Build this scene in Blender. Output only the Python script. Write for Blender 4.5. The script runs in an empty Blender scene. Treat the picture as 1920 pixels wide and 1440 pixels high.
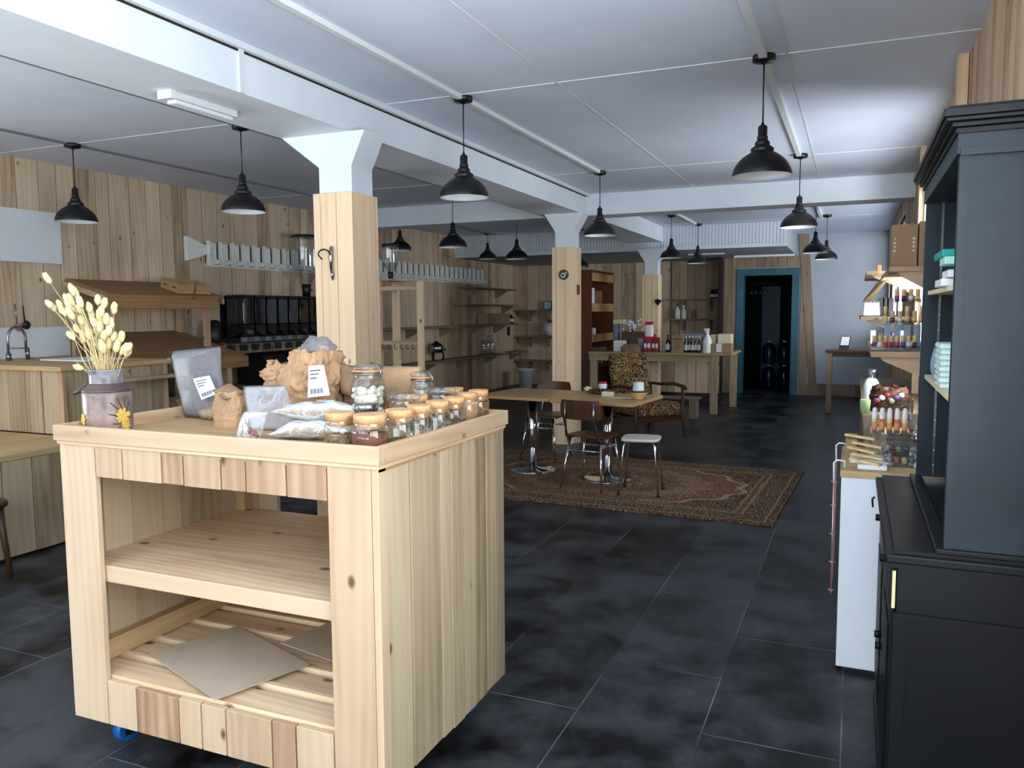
import bpy, bmesh, math, random  # one room, built thing by thing
from mathutils import Vector, Matrix, noise
PI = math.pi
R_ = random.Random(7)
S = bpy.context.scene
C = S.collection

# ------------------------------------------------------------------ camera
CAMZ, FPX, YAW, PITCH, ROLL = 1.5, 1495.5, 0.40468, 0.08988, -0.0070
_cy, _sy, _cp, _sp = math.cos(YAW), math.sin(YAW), math.cos(PITCH), math.sin(PITCH)
_f = Vector((-_sy*_cp, _cy*_cp, -_sp)); _r0 = Vector((_cy, _sy, 0)); _u0 = _r0.cross(_f)
_r = math.cos(ROLL)*_r0 + math.sin(ROLL)*_u0
_u = -math.sin(ROLL)*_r0 + math.cos(ROLL)*_u0
cam = bpy.data.objects.new('camera', bpy.data.cameras.new('camera')); C.objects.link(cam)
cam.matrix_world = Matrix(((_r.x, _u.x, -_f.x, 0), (_r.y, _u.y, -_f.y, 0), (_r.z, _u.z, -_f.z, CAMZ), (0, 0, 0, 1)))
cam.data.sensor_width = 36; cam.data.lens = 36*FPX/1920; cam.data.clip_start = .05
S.camera = cam
def at(x, y, X=None, Y=None, Z=None):
    """point of the room seen at photo position x, y on a plane X, Y or Z"""
    d = _f + _r*((x-960)/FPX) + _u*((720-y)/FPX)
    t = X/d.x if X is not None else Y/d.y if Y is not None else (Z-CAMZ)/d.z
    return Vector((0, 0, CAMZ)) + d*t

# ------------------------------------------------------------------ exposure, world, daylight through the shop windows and added side openings
S.view_settings.view_transform = 'Standard'; S.view_settings.look = 'None'
S.view_settings.gamma = 1; S.view_settings.use_curve_mapping = False
S.view_settings.exposure = .73
W = bpy.data.worlds.new('sky'); S.world = W; W.use_nodes = True
W.node_tree.nodes['Background'].inputs[0].default_value = (.55, .72, 1, 1)
W.node_tree.nodes['Background'].inputs[1].default_value = .35
def area(name, loc, tgt, sx, sy, power, col=(.93, .97, 1)):
    l = bpy.data.lights.new(name, 'AREA'); l.shape = 'RECTANGLE'; l.size = sx; l.size_y = sy
    l.energy = power; l.color = col
    o = bpy.data.objects.new(name, l); C.objects.link(o); o.location = loc
    o.rotation_euler = (Vector(tgt)-Vector(loc)).to_track_quat('-Z', 'Y').to_euler()
    return o
area('sky_daylight', (-4.5, -13, 4.2), (-3.2, 4, 1.0), 17, 6, 1250)
area('ground_daylight', (-3.0, -4.2, -1.2), (-3.0, 2.0, 3.2), 9, 3, 1000)
area('left_window_fill', (-7.5, .6, .6), (-3.7, 2.2, 3.2), 2.4, 1.8, 240)  # fill lamp added outside the added left opening
area('right_window_fill', (1.5, .0, 1.7), (-2.5, 1.6, 1.6), 3.0, 1.8, 95)  # added fill for the cart's right side, through an added opening
area('right_ground_fill', (2.0, .0, -.2), (-1.6, 1.6, 3.2), 3.2, 2.0, 520)  # added upward fill, brightens the ceiling and beam face
area('side_window_daylight', (1.3, 6.3, 1.5), (-1.5, 11, 2.6), 2.2, 1.2, 75)
area('rear_side_fill', (2.2, 11.2, 1.75), (-2.5, 14.8, 1.9), 3.4, 1.6, 95)  # added fill that brightens the rear of the room

# ------------------------------------------------------------------ materials
MATS = {}
def _new(name):
    m = bpy.data.materials.new(name); m.use_nodes = True; MATS[name] = m
    n = m.node_tree.nodes; return m, n, m.node_tree.links, n['Principled BSDF']
def lin(c):
    return tuple((x/255/12.92 if x/255 <= .04045 else ((x/255+.055)/1.055)**2.4) for x in c)+(1,)
def mat(name, col, rough=.5, metal=0, var=0, nscale=8, bump=0, emit=0, spec=.5):
    m, n, L, p = _new(name)
    p.inputs['Base Color'].default_value = lin(col); p.inputs['Roughness'].default_value = rough
    p.inputs['Metallic'].default_value = metal; p.inputs['Specular IOR Level'].default_value = spec
    if var or bump:
        tc = n.new('ShaderNodeTexCoord'); nz = n.new('ShaderNodeTexNoise'); nz.inputs['Scale'].default_value = nscale
        nz.inputs['Detail'].default_value = 5; L.new(tc.outputs['Object'], nz.inputs['Vector'])
        if var:
            r = n.new('ShaderNodeValToRGB'); e = r.color_ramp.elements
            e[0].position = .3; e[1].position = .7
            e[0].color = lin([max(0, x*(1-var)) for x in col]); e[1].color = lin([min(255, x*(1+var)) for x in col])
            L.new(nz.outputs['Fac'], r.inputs['Fac']); L.new(r.outputs['Color'], p.inputs['Base Color'])
        if bump:
            b = n.new('ShaderNodeBump'); b.inputs['Strength'].default_value = bump; b.inputs['Distance'].default_value = .01
            L.new(nz.outputs['Fac'], b.inputs['Height']); L.new(b.outputs['Normal'], p.inputs['Normal'])
    if emit:
        p.inputs['Emission Color'].default_value = lin(col); p.inputs['Emission Strength'].default_value = emit
    return m
def wood(name, a, b, c=None, rough=.65, knots=1., tone=.35):
    """planks: UV u runs along the grain in metres, each board (mesh island) gets its own tone"""
    m, n, L, p = _new(name); p.inputs['Roughness'].default_value = rough; p.inputs['Specular IOR Level'].default_value = .3
    uv = n.new('ShaderNodeUVMap'); geo = n.new('ShaderNodeNewGeometry')
    off = n.new('ShaderNodeVectorMath'); off.operation = 'SCALE'; off.inputs[0].default_value = (37, 91, 13)
    L.new(geo.outputs['Random Per Island'], off.inputs['Scale'])
    add = n.new('ShaderNodeVectorMath'); L.new(uv.outputs['UV'], add.inputs[0]); L.new(off.outputs['Vector'], add.inputs[1])
    def mapped(sx, sy):
        k = n.new('ShaderNodeMapping'); k.inputs['Scale'].default_value = (sx, sy, 1); L.new(add.outputs['Vector'], k.inputs['Vector']); return k
    g = n.new('ShaderNodeTexNoise'); g.inputs['Scale'].default_value = 1; g.inputs['Detail'].default_value = 6; g.inputs['Roughness'].default_value = .6
    g.inputs['Distortion'].default_value = .6
    L.new(mapped(1.8, 34).outputs['Vector'], g.inputs['Vector'])
    w = n.new('ShaderNodeTexWave'); w.wave_type = 'BANDS'; w.bands_direction = 'Y'; w.inputs['Scale'].default_value = 1
    w.inputs['Distortion'].default_value = 14; w.inputs['Detail'].default_value = 2; w.inputs['Detail Scale'].default_value = .8
    L.new(mapped(.8, 6.5).outputs['Vector'], w.inputs['Vector'])
    big = n.new('ShaderNodeTexNoise'); big.inputs['Scale'].default_value = 1; big.inputs['Detail'].default_value = 3
    L.new(mapped(1.6, 7).outputs['Vector'], big.inputs['Vector'])
    def mth(op, x, y=None, z=None):
        k = n.new('ShaderNodeMath'); k.operation = op
        for i, v in enumerate((x, y, z)):
            if v is None: continue
            if isinstance(v, (int, float)): k.inputs[i].default_value = v
            else: L.new(v, k.inputs[i])
        return k.outputs[0]
    f = mth('MULTIPLY_ADD', g.outputs['Fac'], .30, mth('MULTIPLY', w.outputs['Fac'], .15))
    f = mth('MULTIPLY_ADD', big.outputs['Fac'], .75, f)
    f = mth('MULTIPLY_ADD', geo.outputs['Random Per Island'], tone, mth('SUBTRACT', f, tone*.5+.07))
    r = n.new('ShaderNodeValToRGB'); e = r.color_ramp.elements
    e[0].position = .2; e[0].color = lin(b); e[1].position = .85; e[1].color = lin(a)
    if c: k = e.new(.5); k.color = lin(c)
    L.new(f, r.inputs['Fac'])
    tint = n.new('ShaderNodeMix'); tint.data_type = 'RGBA'; L.new(mth('MULTIPLY', mth('FRACT', mth('MULTIPLY', geo.outputs['Random Per Island'], 7.31)), .5), tint.inputs[0])
    L.new(r.outputs['Color'], tint.inputs[6]); tint.inputs[7].default_value = lin([(a[0]+b[0])*.5+6, (a[1]+b[1])*.5+10, (a[2]+b[2])*.5+14]); col = tint.outputs[2]
    if knots:
        v = n.new('ShaderNodeTexVoronoi'); v.inputs['Scale'].default_value = 1; L.new(mapped(4.6, 7.5).outputs['Vector'], v.inputs['Vector'])
        s = n.new('ShaderNodeMapRange'); s.inputs['From Min'].default_value = .045*knots; s.inputs['From Max'].default_value = .1*knots
        s.inputs['To Min'].default_value = .85; s.inputs['To Max'].default_value = 0; L.new(v.outputs['Distance'], s.inputs['Value'])
        sp = n.new('ShaderNodeSeparateColor'); L.new(v.outputs['Color'], sp.inputs['Color'])
        fac = mth('MULTIPLY', s.outputs['Result'], mth('GREATER_THAN', sp.outputs[0], .38))
        mx = n.new('ShaderNodeMix'); mx.data_type = 'RGBA'; L.new(fac, mx.inputs[0]); L.new(col, mx.inputs[6])
        mx.inputs[7].default_value = lin((b[0]*.5, b[1]*.38, b[2]*.3)); col = mx.outputs[2]
    L.new(col, p.inputs['Base Color'])
    bp = n.new('ShaderNodeBump'); bp.inputs['Strength'].default_value = .25; bp.inputs['Distance'].default_value = .004
    L.new(g.outputs['Fac'], bp.inputs['Height']); L.new(bp.outputs['Normal'], p.inputs['Normal'])
    return m
def film(name, col, fac, rough=.15, gloss=.3, bump=0):
    """thin clear sheet: part see-through, part tinted, with a sheen"""
    m, n, L, p = _new(name); out = n['Material Output']
    p.inputs['Base Color'].default_value = lin(col); p.inputs['Roughness'].default_value = rough
    t = n.new('ShaderNodeBsdfTransparent'); mx = n.new('ShaderNodeMixShader')
    fr = n.new('ShaderNodeFresnel'); fr.inputs['IOR'].default_value = 1.5
    ad = n.new('ShaderNodeMath'); ad.operation = 'MULTIPLY_ADD'; L.new(fr.outputs[0], ad.inputs[0]); ad.inputs[1].default_value = gloss; ad.inputs[2].default_value = fac
    ad.use_clamp = True
    L.new(ad.outputs[0], mx.inputs[0]); L.new(t.outputs[0], mx.inputs[1]); L.new(p.outputs[0], mx.inputs[2]); L.new(mx.outputs[0], out.inputs['Surface'])
    if bump:
        tc = n.new('ShaderNodeTexCoord'); nz = n.new('ShaderNodeTexNoise'); nz.inputs['Scale'].default_value = 14; nz.inputs['Detail'].default_value = 3; nz.inputs['Distortion'].default_value = 1.5
        L.new(tc.outputs['Object'], nz.inputs['Vector'])
        b = n.new('ShaderNodeBump'); b.inputs['Strength'].default_value = bump; b.inputs['Distance'].default_value = .03
        L.new(nz.outputs['Fac'], b.inputs['Height']); L.new(b.outputs['Normal'], p.inputs['Normal']); L.new(b.outputs['Normal'], fr.inputs['Normal'])
    return m
def glass(name, tint=(235, 242, 240), g=1.):
    m, n, L, p = _new(name); out = n['Material Output']; n.remove(p)
    t = n.new('ShaderNodeBsdfTransparent'); t.inputs[0].default_value = lin(tint)
    gl = n.new('ShaderNodeBsdfGlossy'); gl.inputs['Roughness'].default_value = .04
    fr = n.new('ShaderNodeLayerWeight'); fr.inputs['Blend'].default_value = .35
    mu = n.new('ShaderNodeMath'); mu.operation = 'MULTIPLY_ADD'; L.new(fr.outputs['Facing'], mu.inputs[0]); mu.inputs[1].default_value = .45*g; mu.inputs[2].default_value = .07*g
    mx = n.new('ShaderNodeMixShader'); L.new(mu.outputs[0], mx.inputs[0]); L.new(t.outputs[0], mx.inputs[1]); L.new(gl.outputs[0], mx.inputs[2]); L.new(mx.outputs[0], out.inputs['Surface'])
    return m
M = MATS
wood('grey_planks', (230, 208, 180), (148, 126, 102), (204, 180, 150), tone=.55, knots=1.3)
wood('pine', (212, 187, 156), (158, 122, 92), (195, 167, 134), tone=.65, knots=1.2)
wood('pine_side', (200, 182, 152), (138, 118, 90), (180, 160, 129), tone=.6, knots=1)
wood('brown_pine', (176, 138, 96), (120, 86, 56), (150, 112, 76), tone=.3)
wood('post_pine', (244, 220, 184), (206, 170, 130), (234, 206, 168), tone=.2, knots=1)
wood('shelf_pine', (244, 220, 188), (190, 152, 116), (226, 196, 160), tone=.25, knots=1.4)
wood('plywood', (206, 178, 132), (160, 128, 88), (186, 156, 112), tone=.2, knots=0)
wood('table_oak', (198, 164, 112), (150, 114, 72), (176, 140, 92), tone=.2, knots=0, rough=.4)
wood('walnut', (96, 62, 42), (52, 32, 22), (74, 46, 30), tone=.2, knots=0, rough=.35)
wood('red_wood', (120, 72, 40), (70, 38, 22), (96, 54, 30), tone=.2, knots=0, rough=.5)
wood('old_board', (168, 148, 126), (106, 88, 70), (140, 120, 98), tone=.3)
mat('ceiling_paint', (210, 220, 237), .75, var=.02, nscale=2, bump=.05)
mat('white_paint', (220, 229, 238), .6, var=.015, nscale=3); mat('bone_white', (240, 244, 240), .5)
mat('grey_wall_paint', (164, 172, 182), .8, var=.02, nscale=3)
mat('duct_white', (214, 220, 224), .5); mat('duct_shade_grey', (112, 120, 128), .6)
mat('lamp_black', (14, 15, 17), .38, .0)
mat('lamp_inside', (245, 250, 255), .4)
mat('black_iron', (18, 18, 20), .5, .6)
mat('black_plastic', (16, 17, 20), .4)
mat('chrome', (210, 212, 216), .08, 1)
mat('steel', (150, 152, 155), .25, 1)
mat('blue_plastic', (22, 96, 170), .35)
mat('white_lacquer', (226, 234, 240), .35)
mat('hutch_paint', (30, 41, 50), .45, var=.15, nscale=5, spec=.3)
mat('hutch_black', (14, 17, 20), .42, var=.15, nscale=5, spec=.25)
mat('teal_paint', (40, 92, 108), .5, var=.12, nscale=6)
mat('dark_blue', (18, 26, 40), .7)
mat('cardboard', (160, 132, 102), .85, var=.04)
mat('grey_board', (186, 170, 148), .85, var=.03)
mat('kraft', (176, 142, 108), .85, var=.1, nscale=14, bump=.6)
mat('kraft_dark', (142, 114, 88), .8, var=.12, nscale=14, bump=.6)
mat('paper', (226, 232, 240), .6)
mat('ink', (50, 52, 60), .7)
mat('bright_white', (236, 240, 242), .5)

# floor: dark vinyl slabs with cloudy wear and pale joints
def floor_mat():
    m, n, L, p = _new('vinyl_floor')
    tc = n.new('ShaderNodeTexCoord'); mp = n.new('ShaderNodeMapping'); L.new(tc.outputs['Object'], mp.inputs['Vector'])
    mp.inputs['Rotation'].default_value = (0, 0, PI/2)
    br = n.new('ShaderNodeTexBrick'); br.inputs['Scale'].default_value = 1; br.inputs['Brick Width'].default_value = .92; br.inputs['Row Height'].default_value = .46
    br.inputs['Mortar Size'].default_value = .0025; br.inputs['Color1'].default_value = (.9, .9, .9, 1); br.inputs['Color2'].default_value = (0.1, .1, .1, 1); br.inputs['Mortar'].default_value = (.5, .5, .5, 1)
    L.new(mp.outputs[0], br.inputs['Vector'])
    nz = n.new('ShaderNodeTexNoise'); nz.inputs['Scale'].default_value = 3.2; nz.inputs['Detail'].default_value = 8; nz.inputs['Roughness'].default_value = .65
    L.new(tc.outputs['Object'], nz.inputs['Vector'])
    r = n.new('ShaderNodeValToRGB'); e = r.color_ramp.elements
    e[0].position = .42; e[0].color = lin((13, 14, 16)); e[1].position = .70; e[1].color = lin((68, 71, 75))
    mm = n.new('ShaderNodeMath'); mm.operation = 'MULTIPLY_ADD'; L.new(br.outputs['Color'], mm.inputs[0]); mm.inputs[1].default_value = .16; big = n.new('ShaderNodeTexNoise'); big.inputs['Scale'].default_value = .9; big.inputs['Detail'].default_value = 3; L.new(tc.outputs['Object'], big.inputs['Vector']); m3 = n.new('ShaderNodeMath'); m3.operation = 'MULTIPLY_ADD'; L.new(big.outputs['Fac'], m3.inputs[0]); m3.inputs[1].default_value = .5; m4 = n.new('ShaderNodeMath'); m4.operation = 'SUBTRACT'; L.new(nz.outputs['Fac'], m4.inputs[0]); m4.inputs[1].default_value = .27; L.new(m4.outputs[0], m3.inputs[2]); L.new(m3.outputs[0], mm.inputs[2])
    L.new(mm.outputs[0], r.inputs['Fac'])
    mx = n.new('ShaderNodeMix'); mx.data_type = 'RGBA'; L.new(r.outputs['Color'], mx.inputs[6]); mx.inputs[7].default_value = lin((120, 122, 126))
    mk = n.new('ShaderNodeMath'); mk.operation = 'MULTIPLY'; L.new(br.outputs['Fac'], mk.inputs[0])
    nb = n.new('ShaderNodeTexNoise'); nb.inputs['Scale'].default_value = 1.3; L.new(tc.outputs['Object'], nb.inputs['Vector'])
    gt = n.new('ShaderNodeMapRange'); gt.inputs['From Min'].default_value = .42; gt.inputs['From Max'].default_value = .62; L.new(nb.outputs['Fac'], gt.inputs['Value'])
    L.new(gt.outputs['Result'], mk.inputs[1]); L.new(mk.outputs[0], mx.inputs[0])
    L.new(mx.outputs[2], p.inputs['Base Color'])
    rr = n.new('ShaderNodeMapRange'); rr.inputs['To Min'].default_value = .24; rr.inputs['To Max'].default_value = .5; L.new(nz.outputs['Fac'], rr.inputs['Value'])
    L.new(rr.outputs['Result'], p.inputs['Roughness']); p.inputs['Specular IOR Level'].default_value = .2
floor_mat()

# ------------------------------------------------------------------ mesh helpers
ROOT = {}
class B:
    def __init__(s): s.bm = bmesh.new(); s.uv = s.bm.loops.layers.uv.new('UVMap')
    def _fin(s, vs, mx):
        if mx is not None: bmesh.ops.transform(s.bm, matrix=mx, verts=vs)
        return vs
    def box(s, x0, x1, y0, y1, z0, z1, g=None, mx=None, bev=0, only=None):
        if x0 > x1: x0, x1 = x1, x0
        if y0 > y1: y0, y1 = y1, y0
        if z0 > z1: z0, z1 = z1, z0
        d = (x1-x0, y1-y0, z1-z0); g = d.index(max(d)) if g is None else g
        vs = [s.bm.verts.new((x, y, z)) for z in (z0, z1) for y in (y0, y1) for x in (x0, x1)]
        fs = []
        for q in ((0, 2, 3, 1), (4, 5, 7, 6), (0, 1, 5, 4), (2, 6, 7, 3), (0, 4, 6, 2), (1, 3, 7, 5)):
            f = s.bm.faces.new([vs[i] for i in q]); fs.append(f)
        if bev:
            es = list({e for f in fs for e in f.edges})
            r = bmesh.ops.bevel(s.bm, geom=es+vs, offset=bev, segments=2, affect='EDGES', profile=.5)
            fs = list({f for v in r['verts'] for f in v.link_faces}|set(f for f in fs if f.is_valid)); vs = list({v for f in fs for v in f.verts})
        for f in fs:
            f.normal_update(); nn = [abs(a) for a in f.normal]; na = nn.index(max(nn)); ax = [a for a in (0, 1, 2) if a != na]
            ua = g if g in ax else ax[0]; va = [a for a in ax if a != ua][0]
            for lp in f.loops: c = lp.vert.co; lp[s.uv].uv = (c[ua], c[va]+(0 if na != 2 else .37))
        return s._fin(vs, mx)
    def ring(s, c, r, n, ax=None, ell=1):
        ax = Vector(ax or (0, 0, 1)).normalized(); q = ax.to_track_quat('Z', 'Y')
        return [s.bm.verts.new(Vector(c)+q @ Vector((r*math.cos(2*PI*i/n), r*ell*math.sin(2*PI*i/n), 0))) for i in range(n)]
    def skin(s, rings, closed=True, caps=(True, True), smooth=True):
        L_ = 0
        for a, b in zip(rings, rings[1:]):
            n = len(a)
            for i in range(n if closed else n-1):
                f = s.bm.faces.new((a[i], a[(i+1) % n], b[(i+1) % n], b[i])); f.smooth = smooth
                for lp in f.loops:
                    k = 0 if lp.vert in (a[i], a[(i+1) % n]) else 1
                    lp[s.uv].uv = (lp.vert.co.z+lp.vert.co.x, lp.vert.co.y*.5+i*.02)
        for k, cp in ((0, caps[0]), (-1, caps[1])):
            if cp and len(rings[k]) > 2:
                vs = rings[k] if k else rings[k][::-1]
                try:
                    f = s.bm.faces.new(vs)
                    for lp in f.loops: lp[s.uv].uv = (lp.vert.co.x, lp.vert.co.y)
                except ValueError: pass
        return [v for r in rings for v in r]
    def cyl(s, p0, p1, r0, r1=None, n=16, caps=(True, True), mx=None):
        ax = Vector(p1)-Vector(p0); r1 = r0 if r1 is None else r1
        return s._fin(s.skin([s.ring(p0, r0, n, ax), s.ring(p1, r1, n, ax)], caps=caps), mx)
    def tube(s, pts, r, n=8, mx=None, caps=(True, True)):
        pts = [Vector(p) for p in pts]; rs = r if isinstance(r, (list, tuple)) else [r]*len(pts); rings = []; q = None
        for i, p in enumerate(pts):
            t = (pts[min(i+1, len(pts)-1)]-pts[max(i-1, 0)]).normalized()
            if q is None: q = t.to_track_quat('Z', 'Y')
            else: q = pt.rotation_difference(t) @ q
            pt = t
            rings.append([s.bm.verts.new(p+q @ Vector((rs[i]*math.cos(2*PI*k/n), rs[i]*math.sin(2*PI*k/n), 0))) for k in range(n)])
        return s._fin(s.skin(rings, caps=caps), mx)
    def lathe(s, prof, c=(0, 0, 0), n=28, caps=(True, True), mx=None, smooth=True):
        c = Vector(c)
        return s._fin(s.skin([s.ring(c+Vector((0, 0, z)), max(r, 1e-4), n) for r, z in prof], caps=caps, smooth=smooth), mx)
    def prism(s, pts, v, mx=None, g=None):
        """closed outline (3-D points) extruded by vector v"""
        v = Vector(v); a = [s.bm.verts.new(Vector(p)) for p in pts]; b = [s.bm.verts.new(Vector(p)+v) for p in pts]
        fs = [s.bm.faces.new(a[::-1]), s.bm.faces.new(b)]
        n = len(a); fs += [s.bm.faces.new((a[i], a[(i+1) % n], b[(i+1) % n], b[i])) for i in range(n)]
        for f in fs:
            f.normal_update(); nn = [abs(q) for q in f.normal]; na = nn.index(max(nn)); ax = [q for q in (0, 1, 2) if q != na]
            if g in ax: ax = [g]+[q for q in ax if q != g]
            for lp in f.loops: lp[s.uv].uv = (lp.vert.co[ax[0]], lp.vert.co[ax[1]])
        return s._fin(a+b, mx)
    def blob(s, c, r, n=10, m=8, seed=0, amp=0, mx=None, freq=3):
        c = Vector(c); r = Vector(r) if not isinstance(r, (int, float)) else Vector((r, r, r)); rings = []
        for j in range(m+1):
            th = PI*j/m; row = []
            for i in range(n):
                ph = 2*PI*i/n; d = Vector((math.sin(th)*math.cos(ph), math.sin(th)*math.sin(ph), -math.cos(th)))
                k = 1+amp*noise.noise(d*freq+Vector((seed, seed*2.3, 1)))
                row.append(s.bm.verts.new(c+Vector((d.x*r.x, d.y*r.y, d.z*r.z))*k))
            rings.append(row)
        return s._fin(s.skin(rings, caps=(False, False)), mx)
    def build(s, name, m, parent=None, label=None, cat=None, group=None, at_=None, kind=None, solid=0):
        bmesh.ops.remove_doubles(s.bm, verts=s.bm.verts, dist=1e-6)
        bmesh.ops.recalc_face_normals(s.bm, faces=s.bm.faces)
        o0 = Vector(at_) if at_ is not None else Vector((0, 0, 0))
        if parent is not None: o0 = ROOT[parent.name]
        me = bpy.data.meshes.new(name)
        if o0.length: bmesh.ops.translate(s.bm, verts=s.bm.verts, vec=-o0)
        s.bm.to_mesh(me); s.bm.free()
        for k in ([m] if isinstance(m, str) else m): me.materials.append(MATS[k])
        o = bpy.data.objects.new(name, me); C.objects.link(o)
        if parent is not None: o.parent = parent
        else: o.location = o0
        ROOT[o.name] = o0
        if solid:
            md = o.modifiers.new('thick', 'SOLIDIFY'); md.thickness = solid; md.offset = 0
        if label: o['label'] = label
        if cat: o['category'] = cat
        if group: o['group'] = group
        if kind: o['kind'] = kind
        return o
def thing(name, label, cat, loc, group=None, kind=None):
    o = bpy.data.objects.new(name, None); C.objects.link(o); o.location = loc; ROOT[o.name] = Vector(loc)
    o.empty_display_size = .1
    if kind: o['kind'] = kind
    else: o['label'] = label; o['category'] = cat
    if group: o['group'] = group
    return o
def dup(root, loc, rz=0, label=None, scale=None):
    r = root.copy(); C.objects.link(r); r.location = loc; r.rotation_euler = (0, 0, rz)
    if scale: r.scale = (scale,)*3 if isinstance(scale, (int, float)) else scale
    if label: r['label'] = label
    for ch in list(root.children):
        c = ch.copy(); C.objects.link(c); c.parent = r
        for g in list(ch.children):
            d = g.copy(); C.objects.link(d); d.parent = c
    return r
def T(loc, rz=0, rx=0, ry=0): return Matrix.Translation(loc) @ Matrix.Rotation(rz, 4, 'Z') @ Matrix.Rotation(ry, 4, 'Y') @ Matrix.Rotation(rx, 4, 'X')

# ------------------------------------------------------------------ the setting
CEIL, WL, WR, WF, WB = 2.82, -6.5, .53, -2.0, 14.95
LOWC = 2.45
b = B(); b.box(WL-.2, WR+.2, WF-.2, 20, -.1, 0); b.build('floor', 'vinyl_floor', kind='structure')
b = B(); b.box(WL-.2, WR+.2, WF-.2, WB+.2, CEIL, CEIL+.1); b.build('ceiling', 'ceiling_paint', kind='structure')
b = B(); b.box(WL, -.95, 12.66, 15.6, LOWC, CEIL); b.build('ceiling_rear_drop', 'grey_wall_paint', kind='structure')

def planks_x(b, y, x0, x1, z0, z1, th=.018, wmin=.12, wmax=.24, seed=1, face=-1):
    r = random.Random(seed); x = x0
    while x < x1-.01:
        w = min(r.uniform(wmin, wmax), x1-x); t = th+r.uniform(-.003, .003)
        b.box(x+.004, x+w-.004, y, y+face*t, z0, z1, g=2); x += w
def planks_y(b, x, y0, y1, z0, z1, th=.018, wmin=.12, wmax=.24, seed=1, face=1):
    r = random.Random(seed); y = y0
    while y < y1-.01:
        w = min(r.uniform(wmin, wmax), y1-y); t = th+r.uniform(-.003, .003)
        b.box(x, x+face*t, y+.004, y+w-.004, z0, z1, g=2); y += w
mat('shadow_gap', (34, 26, 20), .9)
# left wall
t = thing('wall_left', '', '', (WL, 6, 0), kind='structure')
b = B(); b.box(WL-.15, WL, WF, -.6, 0, CEIL); b.box(WL-.15, WL, 1.8, 15.6, 0, CEIL); b.box(WL-.15, WL, -.6, 1.8, 0, .9); b.box(WL-.15, WL, -.6, 1.8, 2.5, CEIL); b.build('wall_core', 'shadow_gap', t)
b = B(); planks_y(b, WL, WF, -.6, 0, CEIL, seed=2); planks_y(b, WL, -.6, 1.8, 0, .9, seed=4); planks_y(b, WL, -.6, 1.8, 2.5, CEIL, seed=4); planks_y(b, WL, 1.8, 15.5, 0, CEIL, seed=3); b.build('plank_cladding', 'grey_planks', t)
# right wall with a side window and two openings added for daylight
wy0, wy1, wz0, wz1 = 5.3, 7.4, 1.0, 2.45
t = thing('wall_right', '', '', (WR, 6, 0), kind='structure')
b = B()
b.box(WR, WR+.15, WF, -1.6, 0, CEIL); b.box(WR, WR+.15, -1.6, 1.7, 0, .8); b.box(WR, WR+.15, -1.6, 1.7, 2.65, CEIL); b.box(WR, WR+.15, 1.7, wy0, 0, CEIL); b.box(WR, WR+.15, wy1, 9.6, 0, CEIL); b.box(WR, WR+.15, 9.6, 10.4, 0, CEIL); b.box(WR, WR+.15, 10.4, 14.6, 0, 1.1); b.box(WR, WR+.15, 10.4, 14.6, 2.65, CEIL); b.box(WR, WR+.15, 14.6, WB, 0, CEIL)
b.box(WR, WR+.15, wy0, wy1, 0, wz0); b.box(WR, WR+.15, wy0, wy1, wz1, CEIL); b.build('wall_core', 'shadow_gap', t)
b = B(); planks_y(b, WR, 1.7, wy0, 0, CEIL, seed=5, face=-1, wmin=.09, wmax=.16); planks_y(b, WR, -1.6, 1.7, 0, .8, seed=16, face=-1); planks_y(b, WR, wy1, 10.4, 0, CEIL, seed=6, face=-1); planks_y(b, WR, 10.4, 14.6, 0, 1.1, seed=7, face=-1); planks_y(b, WR, 10.4, 14.6, 2.65, CEIL, seed=7, face=-1); planks_y(b, WR, 14.6, WB, 0, CEIL, seed=18, face=-1)
planks_y(b, WR, wy0, wy1, 0, wz0, seed=8, face=-1); planks_y(b, WR, wy0, wy1, wz1, CEIL, seed=9, face=-1)
b.build('plank_cladding', 'pine', t)
t = thing('window_1', '', '', (WR, 5.9, wz0), kind='structure')
b = B(); b.box(WR-.03, WR+.15, wy0, wy0+.05, wz0, wz1); b.box(WR-.03, WR+.15, wy1-.05, wy1, wz0, wz1); b.box(WR-.03, WR+.15, wy0, wy1, wz0, wz0+.05); b.box(WR-.03, WR+.15, wy0, wy1, wz1-.05, wz1)
b.box(WR+.04, WR+.08, 6.33, 6.37, wz0, wz1); b.build('window_frame', 'white_paint', t)
t = thing('window_6', '', '', (WR, 12.5, 1.1), kind='structure'); b = B()  # opening added to let light reach the rear of the room
for y in (10.4, 12.47, 14.54): b.box(WR+.03, WR+.1, y, y+.06, 1.1, 2.65)
b.box(WR+.03, WR+.1, 10.4, 14.6, 1.1, 1.16); b.box(WR+.03, WR+.1, 10.4, 14.6, 2.59, 2.65); b.build('window_frame', 'white_paint', t)
t = thing('window_5', '', '', (WR, 0, .8), kind='structure'); b = B()  # unseen opening added near the camera for light from the right
for y in (-1.6, .02, 1.64): b.box(WR+.03, WR+.1, y, y+.06, .8, 2.65)
b.box(WR+.03, WR+.1, -1.6, 1.7, .8, .86); b.box(WR+.03, WR+.1, -1.6, 1.7, 2.59, 2.65); b.build('window_frame', 'white_paint', t)
t = thing('window_4', '', '', (WL, .6, .9), kind='structure'); b = B()  # unseen opening added for light from the left
for y in (-.6, .56, 1.74): b.box(WL-.1, WL-.03, y, y+.06, .9, 2.5)
b.box(WL-.1, WL-.03, -.6, 1.8, .9, .96); b.box(WL-.1, WL-.03, -.6, 1.8, 2.44, 2.5); b.build('window_frame', 'white_paint', t)
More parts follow.
